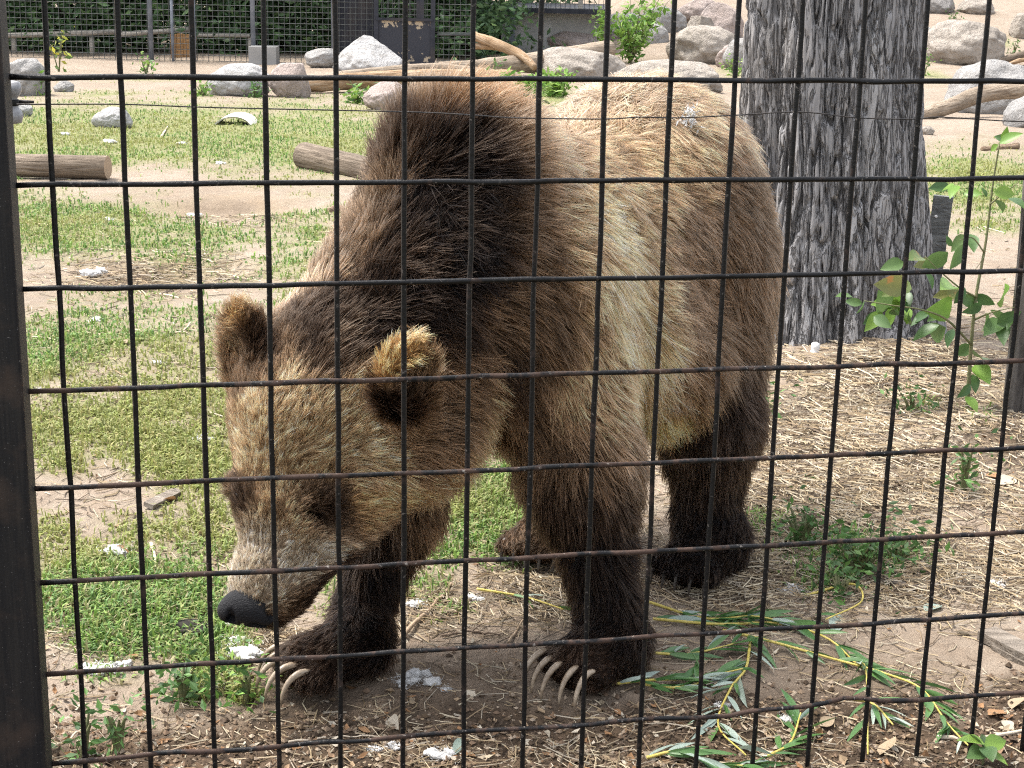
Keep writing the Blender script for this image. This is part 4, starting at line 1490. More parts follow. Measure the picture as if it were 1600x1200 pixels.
def gline(x, Y): return float(terrain(x, Y)) - 0.05


def bar(mb, a, b, w):
    mb.tube([a, b], w / 2, 6)


def far_mesh_fence():
    x0, x1 = PX(-120, 60)[0], PX(735, 60)[0]
    o = empty('mesh_fence', (x0, YF, gline(x0, YF)))
    tag(o, 'tall far galvanised wire mesh fence with blue grey posts before dark trees', 'fence')
    H = 3.2
    mb = MB()
    for x in np.arange(x0, x1, 0.10):
        mb.tube([(x, YF, gline(x, YF)), (x, YF, gline(x, YF) + H)], 0.0065, 3, cap=False)
    for k in range(int(H / 0.10)):
        z = gline((x0 + x1) / 2, YF) + 0.06 + k * 0.10
        mb.tube([(x0, YF - .008, z), (x1, YF - .008, z)], 0.0065, 3, cap=False)
    m = mb.build('mesh', MESHM, o, False)
    m['kind'] = 'stuff'
    for u in (10, 238, 397, 522):
        x = PX(u, 100)[0]
        MB().tube([(x, YF - .04, gline(x, YF)), (x, YF - .04, gline(x, YF) + H)], 0.045, 10).build('post', STEEL, o)
    for u in (272, 306):
        x = PX(u, 100)[0]
        MB().tube([(x, YF - .06, gline(x, YF)), (x, YF - .06, gline(x, YF) + 1.25)], 0.028, 8).build('stake', STEEL, o)
    z0 = gline(0, YF)
    MB().tube([(PX(683, 54)[0], YF - .03, PX(683, 54)[2]), (PX(740, 54)[0], YF - .03, PX(740, 54)[2])], 0.022, 8).build('rail', MESHM, o)


far_mesh_fence()


def rail_fence():
    Y = YF + 1.4
    o = empty('rail_fence', (PX(142, 110, Y)[0], Y, gline(0, Y)))
    tag(o, 'low pole rail fence behind the far mesh', 'fence')
    a, b, c = PX(-80, 57, Y), PX(190, 52, Y), PX(390, 56, Y)
    MB().tube([a, (a + b) / 2, b + UP * .03], [0.05, .05, .05], 9, wob=.08).build('rail', RAIL, o)
    MB().tube([b - UP * .02, (PX(295, 46, Y))], [0.05, .045], 9, wob=.08).build('rail', RAIL, o)
    MB().tube([PX(295, 55, Y), c], [0.035, .035], 9).build('rail', RAIL, o)
    for u in (142, 20, 390):
        p = PX(u, 60, Y)
        MB().tube([(p[0], Y + .05, gline(p[0], Y)), (p[0], Y + .05, p[2] + .02)], 0.05, 9, wob=.06).build('post', RAIL, o)


rail_fence()


def far_bits():
    # brown board box by the fence
    Y = YF + 0.8
    a, b = PX(268, 112, Y), PX(306, 54, Y)
    o = empty('wooden_box', (a[0], Y, gline(a[0], Y)))
    tag(o, 'orange brown upright board crate behind the far mesh', 'crate')
    br = m_wood('orange_board', (0.34, 0.19, 0.08), (0.42, 0.26, 0.13), (0.2, .11, .05))
    n = 4
    for k in range(n):
        x = a[0] + (b[0] - a[0]) * (k + .5) / n
        MB().box((x, Y, (gline(a[0], Y) + b[2]) / 2), ((b[0] - a[0]) / n * .94, 0.04, b[2] - gline(a[0], Y) + .02 * (k % 2))).build('plank', br, o, False)
    MB().box(((a[0] + b[0]) / 2, Y + .05, b[2] - .08), (b[0] - a[0], 0.04, .06)).build('crosspiece', br, o, False)
    # concrete footing
    a, b = PX(391, 112, YF - .3), PX(433, 73, YF - .3)
    bl = MB().box(((a[0] + b[0]) / 2, YF - .25, (gline(a[0], YF) + b[2]) / 2), (b[0] - a[0], .4, b[2] - gline(a[0], YF)))
    x = bl.build('concrete_block', CONC, None, False)
    tag(x, 'square pale concrete block at the foot of a far fence post', 'block')
    # dark slatted panel
    Yp = YF + .12
    a, b = PX(525, 110, Yp), PX(584, -60, Yp)
    o = empty('corrugated_sheet', (a[0], Yp, gline(a[0], Yp)))
    tag(o, 'dark blue black corrugated panel behind the mesh beside the gate', 'panel')
    n = 9
    for k in range(n):
        x = a[0] + (b[0] - a[0]) * (k + .5) / n
        MB().box((x, Yp + .012 * (k % 2), (gline(a[0], Yp) + b[2]) / 2), ((b[0] - a[0]) / n * 1.02, .02, b[2] - gline(a[0], Yp))).build('slat', DARKST, o, False)
    # gate
    Yg = YF - .02
    x0, x1 = PX(588, 100, Yg)[0], PX(676, 100, Yg)[0]
    o = empty('steel_gate', (x0, Yg, gline(x0, Yg)))
    tag(o, 'dark steel gate with peeling lower panel and open mesh above', 'gate')
    zt = PX(630, 32, Yg)[2]; zg = gline(x0, Yg)
    n_ = NT('peeling_paint')
    co = n_.coord('Object')
    pe = n_.noise(7, 5, 0.65, co)
    gsep = n_.n('SeparateXYZ'); n_.link(gsep.inputs[0], n_.coord('Generated'))
    edge = n_.math('ABSOLUTE', n_.math('SUBTRACT', gsep.outputs[2], 0.5))
    pk = n_.ramp(n_.math('ADD', pe, n_.math('MULTIPLY', edge, 0.45)), [(0.72, 0.0), (0.74, 1.0)])
    n_.set(n_.mix(pk, (0.022, 0.024, 0.034), (0.40, 0.32, 0.22)), 0.6)
    MB().box(((x0 + x1) / 2, Yg, (zg + .06 + zt) / 2), (x1 - x0 - .05, .03, zt - zg - .06)).build('lower_panel', n_.m, o, False)
    for x in (x0, x1):
        MB().box((x, Yg, zg + 1.6), (.08, .08, 3.2)).build('frame_post', DARKST, o, False)
    MB().box(((x0 + x1) / 2, Yg - .03, zt + .02), (x1 - x0, .05, .05)).build('frame_rail', DARKST, o, False)
    mm = MB()
    for x in np.arange(x0, x1, .10): mm.tube([(x, Yg, zt), (x, Yg, zt + 2)], .0065, 3, cap=False)
    for z in np.arange(zt, zt + 2, .10): mm.tube([(x0, Yg, z), (x1, Yg, z)], .0065, 3, cap=False)
    q = mm.build('mesh', MESHM, o, False); q['kind'] = 'stuff'
    MB().box((PX(657, 10, Yg)[0], Yg - .02, zt + .6), (.14, .03, 1.2)).build('frame_bar', DARKST, o, False)
    # shed of concrete with a doorway hole
    Ys = 34.6
    xa, xb, xc, xd, xe = PX(742, 60, Ys)[0], PX(760, 60, Ys)[0], PX(783, 60, Ys)[0], PX(800, 60, Ys)[0], PX(945, 60, Ys)[0]
    zr = PX(800, 19, Ys)[2]; zh = PX(770, 36, Ys)[2]; zg = gline(xa, Ys)
    o = empty('concrete_shed', (xa, Ys, zg))
    tag(o, 'grey concrete den shed with a dark doorway and steel roof beam', 'shed')
    w = MB()
    w.box(((xa + xb) / 2, Ys, (zg + zr) / 2), (xb - xa, .25, zr - zg))
    w.box(((xb + xc) / 2, Ys, (zh + zr) / 2), (xc - xb, .25, zr - zh))
    w.box(((xc + xd) / 2, Ys, (zg + zr) / 2), (xd - xc, .25, zr - zg))
    w.box(((xd + xe) / 2 + .02, Ys + .35, (zg + zr) / 2), (xe - xd + .04, .25, zr - zg))
    w.box(((xa + xe) / 2, Ys + 2.4, (zg + zr) / 2), (xe - xa, .2, zr - zg))
    w.box((xa + .1, Ys + 1.2, (zg + zr) / 2 - .004), (.2, 2.2, zr - zg))
    w.box((xe - .1, Ys + 1.4, (zg + zr) / 2 - .004), (.2, 1.8, zr - zg))
    w.build('wall', CONC, o, False)
    MB().box(((xa + xe) / 2, Ys + 1.2, zr + .05), (xe - xa + .2, 2.8, .1)).build('roof', DARKST, o, False)
    for x in (xa - .03, xd):
        MB().box((x, Ys - .16, zg + 1.6), (.12, .06, 3.2)).build('steel_column', STEEL, o, False)
    mm = MB()
    for x in np.arange(xd, xe, .10): mm.tube([(x, Ys, zr + .1), (x, Ys, zr + 1.8)], .0065, 3, cap=False)
    for z in np.arange(zr + .1, zr + 1.8, .10): mm.tube([(xd, Ys, z), (xe, Ys, z)], .0065, 3, cap=False)
    q = mm.build('roof_mesh', MESHM, o, False); q['kind'] = 'stuff'
    MB().box((PX(907, 8, Ys)[0], Ys, zr + .9), (.10, .08, 1.8)).build('roof_post', RAIL, o, False)
    MB().tube([PX(770, 9, Ys - .2), PX(792, 9, Ys - .2)], .035, 10).build('pipe', MESHM, o)


far_bits()


# ------------------------------------------------------------------ trees beyond the fence
def leaf_cloud(C, n, r, size, cols, flatten=0.6):
    """n leaf faces at centres C, loosely facing up"""
    a = r.normal(0, 1, (n, 3)); a[:, 2] *= flatten
    a /= np.linalg.norm(a, axis=1)[:, None]
    b = np.cross(a, r.normal(0, 1, (n, 3))); b /= np.linalg.norm(b, axis=1)[:, None] + 1e-9
    s = size * (0.6 + 0.8 * r.random(n))[:, None]
    nrm = np.cross(a, b)
    V = np.stack([C - a * s, C + b * s * .42 + nrm * s * .1, C + a * s, C - b * s * .42 + nrm * s * .1], 1).reshape(-1, 3)
    o = np.arange(n) * 4
    T = np.concatenate([np.stack([o, o + 1, o + 2], 1), np.stack([o, o + 2, o + 3], 1)])
    c = np.array(cols)
    Cc = c[r.integers(0, len(c), n)] * (0.7 + 0.6 * r.random(n))[:, None]
    return V, T, np.repeat(Cc, 4, 0)


LEAFM = m_attr('tree_leaf', 0.5, 0.35, 0.3)
BARKM = m_speckled('dark_bark', (0.06, 0.05, 0.042), (0.12, 0.10, 0.085), 14, 0.9)
TG = [(0.075, 0.14, 0.06), (0.10, 0.18, 0.07), (0.055, 0.105, 0.05), (0.13, 0.21, 0.085)]


def tree(x, Y, rx, H, seed, label, cols=TG, n=9000, group='trees beyond the far fence'):
    z = float(terrain(x, Y)) - .05
    o = empty('tree', (x, Y, z))
    tag(o, label, 'tree', group)
    r = np.random.default_rng(seed)
    mb = MB()
    mb.tube([(x, Y, z), (x + .1, Y, z + H * .4), (x - .05, Y + .1, z + H * .8)], [.16, .11, .04], 9, wob=.1, seed=seed)
    ends = []
    for k in range(16):
        t = 0.04 + 0.8 * r.random()
        az = r.random() * 6.28
        L = rx * (0.6 + .5 * r.random())
        p0 = np.array([x, Y, z + H * t]); p1 = p0 + np.array([math.cos(az) * L, math.sin(az) * L, (0.25 if t > .25 else -.0) * L])
        mb.tube([p0, (p0 + p1) / 2 + UP * .08, p1], [.05, .03, .012], 5, cap=False)
        ends += [p1, (p0 + p1) / 2 + UP * .1]
    mb.build('trunk', BARKM, o)
    ends = np.array(ends)
    nc = 95
    cen = np.concatenate([ends, np.stack([x + rx * r.normal(0, .55, nc), Y + rx * r.normal(0, .5, nc), z + .15 + (H - .2) * r.random(nc) ** 1.25], 1)])
    k = r.integers(0, len(cen), n)
    C = cen[k] + r.normal(0, 1, (n, 3)) * np.array([.30, .30, .22])
    C = C[C[:, 2] > z + .02]
    tint = (0.65 + 0.7 * r.random(len(cen)))[k][:len(C)]
    V, T, Cc = leaf_cloud(C, len(C), r, 0.085, cols)
    Cc = Cc * np.repeat(tint, 4)[:, None]
    mesh_np('crown', V, T, LEAFM, o, False, dict(tint=Cc))


for k, (u, Y, rx, H, n) in enumerate([(-30, 33.0, 1.3, 4.2, 9000), (100, 32.9, 1.3, 4.6, 10000), (215, 33.2, 1.3, 4.0, 10000), (330, 32.8, 1.3, 4.4, 10000), (440, 33.1, 1.3, 4.5, 10000),
                                   (545, 33.4, 1.3, 4.2, 8000), (640, 33.0, 1.2, 4.4, 9000), (730, 33.3, 1.2, 4.4, 9000)]):
    tree(D(u, 60, Y)[0], Y, rx, H, 400 + k, 'dark leafy tree behind the far mesh fence, ' + ('near the lichened boulder', 'behind the thin sapling with yellow leaves', 'behind the rail fence beside a weed', 'next to the orange brown crate', 'above the square concrete block', 'behind the dark corrugated panel', 'seen over the peeling steel gate', 'between the steel gate and the concrete shed')[k], n=n)
for k, (u, Y, rx, H) in enumerate([(-60, 37.5, 2.0, 6), (160, 38, 2.0, 6), (380, 37.5, 2.0, 6), (600, 38, 2.0, 6), (800, 39, 2.0, 6)]):
    tree(D(u, 60, Y)[0], Y, rx, H, 450 + k, 'taller dark tree in the second row behind the far fence', n=9000, group='second row of far trees')
# ------------------------------------------------------------------ leafy plants
def leaf_shape(base, tip, width, r, curl=0.15, up=None, seg=5):
    """a pointed leaf with a folded midrib"""
    base, tip = np.asarray(base, float), np.asarray(tip, float)
    d = tip - base; L = np.linalg.norm(d); d = d / L
    up = UP + 0.35 * r.normal(0, 1, 3) if up is None else np.asarray(up, float)
    s = np.cross(d, up); s /= np.linalg.norm(s) + 1e-9
    nrm = np.cross(s, d)
    t = np.linspace(0, 1, seg + 1)
    w = width * np.sin(math.pi * t ** 0.8) ** 0.9
    w[0] = width * .08; w[-1] = 0.0005
    mid = base + d * (L * t)[:, None] - nrm * (curl * L * t ** 2)[:, None]
    a = mid + s * (w / 2)[:, None] + nrm * (w * .18)[:, None]
    b = mid - s * (w / 2)[:, None] + nrm * (w * .18)[:, None]
    V = np.concatenate([a, mid, b])
    n = seg + 1
    i = np.arange(seg)
    Q = np.concatenate([np.stack([i, i + 1, n + i + 1, n + i], 1), np.stack([n + i, n + i + 1, 2 * n + i + 1, 2 * n + i], 1)])
    return V, Q


def m_leaf(name, c1, c2, vein=None, rough=0.4, trans=0.3):
    n = NT(name)
    co = n.coord('Object')
    oi = n.n('ObjectInfo').outputs['Random']
    f = n.noise(35, 4, 0.6, co)
    col = n.mix(n.ramp(n.math('ADD', n.math('MULTIPLY', f, 0.5), n.math('MULTIPLY', oi, 0.5)), [(0.25, 0.0), (0.75, 1.0)]), c1, c2)
    if vein is not None:
        col = n.mix(n.ramp(n.noise(14, 4, 0.6, co), [(0.58, 0.0), (0.66, 1.0)]), col, vein)
    n.set(col, rough, spec=0.4)
    tr = n.n('BsdfTranslucent'); n.link(tr.inputs['Color'], col)
    mx = n.n('MixShader'); mx.inputs[0].default_value = trans
    n.t.links.new(n.b.outputs[0], mx.inputs[1]); n.t.links.new(tr.outputs[0], mx.inputs[2]); n.t.links.new(mx.outputs[0], n.out.inputs[0])
    n.bump(f, 0.25, 0.002)
    return n.m


L_GREEN = m_leaf('sapling_leaf', (0.055, 0.12, 0.04), (0.11, 0.19, 0.06))
L_BRIGHT = m_leaf('bright_leaf', (0.13, 0.25, 0.04), (0.19, 0.31, 0.06))
L_DRYEDGE = m_leaf('scorched_leaf', (0.10, 0.17, 0.05), (0.20, 0.20, 0.07), (0.34, 0.17, 0.06))
STEMM = m_speckled('green_stem', (0.10, 0.12, 0.05), (0.17, 0.16, 0.08), 30, 0.6)


def sapling():
    r = np.random.default_rng(61)
    g = GT(1512, 640)
    Yb = g[1]
    o = empty('sapling', tuple(g))
    tag(o, 'leafy green sapling with scorched leaf tips between trunk and wooden post', 'plant')
    P = lambda u, v, dy=0.0: D(u, v, Yb + dy)
    MB().tube(smooth_path([g - UP * .02, P(1516, 560), P(1524, 470), P(1540, 380, .03), P(1551, 290, .05), P(1562, 222, .05)], 24), np.linspace(.007, .0022, 24), 8).build('stem', STEMM, o)
    MB().tube(smooth_path([P(1519, 540), P(1480, 500, -.1), P(1440, 484, -.15), P(1400, 478, -.2), P(1350, 470, -.2)], 16), np.linspace(.004, .0015, 16), 6).build('branch', STEMM, o)
    MB().tube(smooth_path([P(1526, 465), P(1500, 450, -.05), P(1470, 425, -.1), P(1445, 400, -.1)], 14), np.linspace(.0035, .0012, 14), 6).build('branch', STEMM, o)
    MB().tube(smooth_path([P(1522, 500), P(1550, 488, -.05), P(1585, 480, -.1)], 12), np.linspace(.0035, .0012, 12), 6).build('branch', STEMM, o)
    MB().tube(smooth_path([P(1538, 395), P(1520, 372), P(1500, 375, -.05)], 10), np.linspace(.003, .0012, 10), 6).build('branch', STEMM, o)
    MB().tube(smooth_path([P(1546, 320), P(1570, 300), P(1592, 285)], 10), np.linspace(.003, .001, 10), 6).build('branch', STEMM, o)
    LV = [(1481, 394, 1441, 422, 0), (1505, 382, 1489, 421, 0), (1516, 366, 1523, 391, 0), (1512, 368, 1487, 390, 2), (1348, 474, 1319, 470, 0), (1350, 470, 1343, 492, 0),
          (1402, 476, 1364, 472, 1), (1400, 478, 1382, 513, 1), (1402, 480, 1404, 460, 1), (1408, 478, 1420, 500, 1), (1377, 490, 1349, 506, 0), (1378, 488, 1354, 514, 1), (1452, 490, 1421, 505, 0),
          (1478, 482, 1449, 500, 0), (1487, 477, 1454, 489, 1), (1467, 508, 1424, 529, 0), (1478, 512, 1447, 527, 0), (1490, 514, 1478, 541, 0), (1535, 474, 1509, 491, 0),
          (1525, 459, 1554, 479, 0), (1549, 484, 1572, 502, 0), (1558, 506, 1594, 488, 0), (1566, 500, 1539, 520, 0), (1540, 489, 1543, 520, 0), (1558, 474, 1582, 449, 1),
          (1522, 556, 1548, 560, 0), (1524, 570, 1546, 592, 1), (1520, 585, 1526, 612, 0), (1562, 224, 1596, 205, 1), (1560, 226, 1545, 236, 1), (1566, 218, 1575, 200, 1),
          (1553, 300, 1588, 303, 1), (1548, 310, 1572, 322, 0), (1492, 292, 1468, 296, 1), (1496, 290, 1484, 303, 1), (1418, 445, 1372, 446, 2), (1420, 440, 1382, 458, 2), (1412, 410, 1378, 418, 0),
          (1440, 402, 1424, 398, 2), (1450, 408, 1432, 416, 2), (1500, 455, 1462, 462, 2), (1516, 600, 1500, 622, 0), (1508, 620, 1530, 640, 1), (1490, 448, 1478, 440, 1)]
    for (a, b, c, d, k) in list(LV):            # a few more leaves behind the ones in front
        if r.random() < .55:
            du, dv = r.normal(0, 16, 2)
            t = r.random() * 6.28
            LV.append((a + du, b + dv, a + du + 30 * math.cos(t), b + dv + 22 * math.sin(t) + 6, 0 if r.random() < .7 else k))
    for (a, b, c, d, k) in LV:
        dy = r.normal(0, .06)
        p, q = P(a, b, dy), P(c, d, dy - .03 + r.normal(0, .04))
        L = np.linalg.norm(q - p)
        V, Q = leaf_shape(p, q, L * (.48 + .15 * r.random()), r, .12 + .15 * r.random(), up=UP * .6 - np.array([0, 1, 0]) * .8 + .5 * r.normal(0, 1, 3))
        mesh_np('leaf', V, Q, (L_GREEN, L_BRIGHT, L_DRYEDGE)[k], o)
        m_ = (p + P(min(max(a, 1400), 1540), b, 0)) / 2
    MB().tube(smooth_path([P(1538, 400), P(1525, 420), P(1512, 428)], 8), .001, 5).build('twig', STEMM, o)


sapling()


def bushy(name, u, v, vtop, wpx, nst, seed, label, cols, size=0.05, lpx=40, cat='plant', group=None):
    """a small distant plant: stems and one foliage part"""
    r = np.random.default_rng(seed)
    g = GT(u, v)
    H = D(u, vtop, g[1])[2] - g[2]
    W = wpx / 2520 * g[1] / 2
    o = empty(name, tuple(g))
    tag(o, label, cat, group)
    mb = MB(); C = []
    for k in range(nst):
        a = r.random() * 6.28
        e = g + np.array([math.cos(a) * W * (.3 + .7 * r.random()), math.sin(a) * W * .7, H * (.55 + .45 * r.random())])
        pth = smooth_path([g - UP * .02, (g + e) / 2 + np.array([0, 0, H * .08]), e], 8)
        mb.tube(pth, np.linspace(.006, .002, 8) * (1 + g[1] / 25), 5, cap=False)
        for t in np.linspace(.2, 1, lpx):
            i = min(int(t * 7), 7)
            C.append(pth[i] + r.normal(0, .035 * (1 + g[1] / 20), 3) * (1 if t < .95 else .4))
    mb.build('stem', STEMM, o)
    C = np.array(C); C[:, 2] = np.maximum(C[:, 2], g[2] + .01)
    V, T, Cc = leaf_cloud(C, len(C), r, size, cols, .7)
    mesh_np('foliage', V, T, LEAFM, o, False, dict(tint=Cc))


YG = [(0.16, 0.30, 0.05), (0.22, 0.36, 0.07), (0.12, 0.24, 0.05), (0.26, 0.38, 0.10)]
MG = [(0.07, 0.15, 0.04), (0.10, 0.20, 0.05), (0.06, 0.12, 0.04)]
bushy('sapling', 985, 98, -12, 115, 15, 71, 'bright yellow green sapling growing among the boulders', YG, .075, 46)
bushy('sapling', 940, 98, -10, 40, 4, 72, 'slender bright green shoot beside the boulder sapling', YG, .07, 36)
bushy('weed', 60, 150, 122, 30, 5, 73, 'yellow green weed at the side of the lichened boulder', YG, .04, 12)
bushy('sapling', 92, 112, 34, 40, 4, 74, 'thin sapling with yellow leaves by the far mesh fence', [(0.42, 0.40, 0.06), (0.30, 0.34, 0.06), (0.12, 0.2, 0.05)], .06, 9)
bushy('weed', 315, 150, 132, 30, 6, 75, 'bright green weed tuft beside the rounded pale grey boulder', YG, .04, 12)
bushy('weed', 395, 152, 130, 30, 5, 76, 'grey green weed tuft against the pale grey boulder', MG, .04, 12)
bushy('weed', 555, 162, 140, 50, 8, 77, 'low green weeds under the orange ended fallen log', MG + YG, .045, 14)
bushy('weed', 600, 158, 142, 45, 8, 78, 'green leafy clump between fallen log and squat pink rock', MG + YG, .045, 14)
bushy('weed', 815, 166, 116, 100, 26, 79, 'lush bright green weeds behind the hump of the bear', YG, .05, 34)
bushy('weed', 862, 150, 118, 70, 18, 80, 'bright green clump seen over the dip of the bear back', YG, .05, 30)
bushy('weed', 775, 130, 96, 22, 3, 81, 'upright thin green stalk in front of the thick pale log', MG, .04, 12)
bushy('weed', 1150, 118, 96, 40, 8, 82, 'green grass tuft at the foot of the big trunk far side', YG, .04, 14)
bushy('weed', 1444, 118, 74, 26, 6, 83, 'small weeds sprouting right beside the big trunk on the bank', MG + YG, .035, 14)
bushy('weed', 1584, 84, 64, 22, 4, 84, 'small green weed beside the pale rounded boulder', MG, .04, 12)
bushy('weed', 1490, 30, 18, 14, 3, 85, 'tiny green weed above the pale rounded boulder', MG, .04, 10)
bushy('weed', 228, 118, 88, 30, 5, 86, 'light green weed at the foot of a far fence post', MG + YG, .05, 10)
bushy('weed', 1195, 655, 600, 30, 5, 87, 'small green weed in the straw beside the hind leg of the bear', MG, .011, 18)
bushy('weed', 1250, 850, 800, 70, 8, 88, 'low dark green weed in the straw behind the hind paw', MG, .011, 20)
bushy('weed', 1340, 900, 838, 110, 14, 89, 'spreading dark green weed patch in the middle of the straw', MG, .012, 26)
bushy('weed', 1400, 880, 840, 80, 9, 90, 'dark green weed next to the spreading patch in the straw', MG, .012, 22)
bushy('weed', 1310, 935, 895, 60, 7, 91, 'small dark weed below the spreading patch in the straw', MG, .011, 18)
bushy('weed', 1505, 770, 690, 40, 6, 92, 'straggly green weed under the sapling near the dark soil', MG, .012, 16)
bushy('weed', 1425, 650, 612, 50, 6, 93, 'green weed in the straw in front of the big trunk', MG, .012, 16)
bushy('weed', 130, 1180, 1120, 50, 6, 94, 'small green seedling on bare soil beside the black post', MG, .010, 12)
bushy('weed', 185, 1170, 1110, 40, 5, 95, 'thin green seedling on bare soil left of the litter', MG, .009, 10)
bushy('weed', 285, 1090, 1040, 50, 7, 96, 'green weed clump at the edge of the grass on bare soil', MG, .011, 18)
bushy('weed', 385, 1088, 1050, 40, 8, 97, 'small clover clump beside the claws of the left front paw', MG + YG, .010, 16)


# ------------------------------------------------------------------ willow branches on the ground
W_YEL = m_speckled('willow_stem', (0.42, 0.34, 0.07), (0.55, 0.45, 0.13), 40, 0.5)
W_TOP = m_leaf('willow_leaf', (0.06, 0.14, 0.045), (0.10, 0.20, 0.06), None, .35, .2)
W_BOT = m_leaf('willow_leaf_underside', (0.26, 0.33, 0.28), (0.34, 0.41, 0.35), None, .5, .2)


def willow(px, label, nleaf, seed, lpx=85, r0=0.0032, lift=0.02, pale=0.3):
    r = np.random.default_rng(seed)
    pts = []
    for i, (u, v) in enumerate(px):
        p = GT(u, v)
        p[2] = float(gz(np.array([p[0]]), np.array([p[1]]))[0]) + lift * (0.4 + 0.6 * math.sin(i * 1.7 + seed) ** 2)
        pts.append(p)
    o = empty('willow_branch', tuple(pts[0]))
    tag(o, label, 'branch')
    P = smooth_path(pts, 34)
    MB().tube(P, np.linspace(r0, r0 * .45, 34), 7).build('stem', W_YEL, o)
    for k in range(int(nleaf * 1.35)):
        t = r.random() ** .85
        i = min(int(t * 32), 31)
        d = P[i + 1] - P[i]; d /= np.linalg.norm(d)
        s = np.cross(d, UP) * (1 if k % 2 else -1)
        dirv = d * (1.0 + .3 * r.random()) + s * (0.25 + .7 * r.random()) + UP * r.normal(0.05, .18)
        dirv /= np.linalg.norm(dirv)
        L = lpx / 2520 * P[i][1] * (0.5 + .5 * r.random())
        tip = P[i] + dirv * L
        gzz = float(gz(np.array([tip[0]]), np.array([tip[1]]))[0]) + .004 + .012 * r.random()
        tip[2] = max(tip[2], gzz)
        upv = UP * (1 if r.random() > .2 else .3) + r.normal(0, .4, 3)
        V, Q = leaf_shape(P[i], tip, L * (.13 + .05 * r.random()), r, .06 + .1 * r.random(), upv, 6)
        mesh_np('leaf', V, Q, W_BOT if r.random() < pale * .7 else W_TOP, o)


willow([(1012, 948), (1100, 962), (1180, 970), (1240, 978)], 'cut willow branch with yellow stem in front of the hind paw', 20, 501)
willow([(1020, 972), (1120, 980), (1215, 975), (1290, 1005), (1335, 1035), (1352, 1060), (1356, 1180)], 'long yellow willow switch curving down to the fence foot', 22, 502, pale=.2)
willow([(1130, 985), (1200, 1010), (1290, 1030), (1380, 1060), (1440, 1085), (1480, 1130), (1515, 1175)], 'dark leaved willow branch trailing right across the soil', 24, 503, pale=.1)
willow([(1172, 1010), (1165, 1050), (1140, 1090), (1122, 1140), (1165, 1192)], 'willow twig hanging with silvery leaf undersides near the fence', 22, 504, 100, pale=.75)
willow([(925, 1085), (1010, 1075), (1090, 1070), (1160, 1058)], 'willow twig reaching from the right front paw', 14, 505, 80, pale=.35)
willow([(1000, 1075), (1050, 1085), (1090, 1075), (1095, 1060)], 'short forked willow twig beside the right front paw', 10, 506, 75)
willow([(1010, 1035), (1080, 1022), (1170, 1008)], 'narrow green willow spray behind the silvery twig', 12, 507, 90, pale=.15)
willow([(1330, 1100), (1365, 1110), (1395, 1140)], 'small pale willow sprig on dark soil by the fence', 7, 508, 75, pale=.9)
willow([(1010, 1188), (1060, 1185), (1120, 1195), (1180, 1205)], 'bunch of green willow leaves pressed against the fence foot', 16, 509, 110, pale=.4)
willow([(1200, 1195), (1235, 1165), (1250, 1130)], 'upright dark green willow tuft at the fence foot', 12, 510, 100, pale=.25)
willow([(745, 930), (820, 940), (880, 960)], 'thin yellow willow switch lying behind the right front leg', 5, 511, 60, pale=.2)
willow([(1260, 935), (1330, 930), (1345, 950), (1290, 975)], 'bare looping yellow twig over the straw', 2, 512, 60)


def single_leaf(u, v, du, dv, mat, label, cat='leaf', wid=.5, group=None, name='fallen_leaf', curl=.3, seed=0):
    r = np.random.default_rng(seed + 900)
    a, b = GT(u, v), GT(u + du, v + dv)
    for p in (a, b): p[2] = float(gz(np.array([p[0]]), np.array([p[1]]))[0]) + .005
    L = np.linalg.norm(b - a)
    V, Q = leaf_shape(a, b, L * wid, r, curl * (r.random() - .3), UP + .5 * r.normal(0, 1, 3), 6)
    V[:, 2] = np.maximum(V[:, 2], a[2] - .002)
    o = mesh_np(name, V, Q, mat)
    return tag(o, label, cat, group)


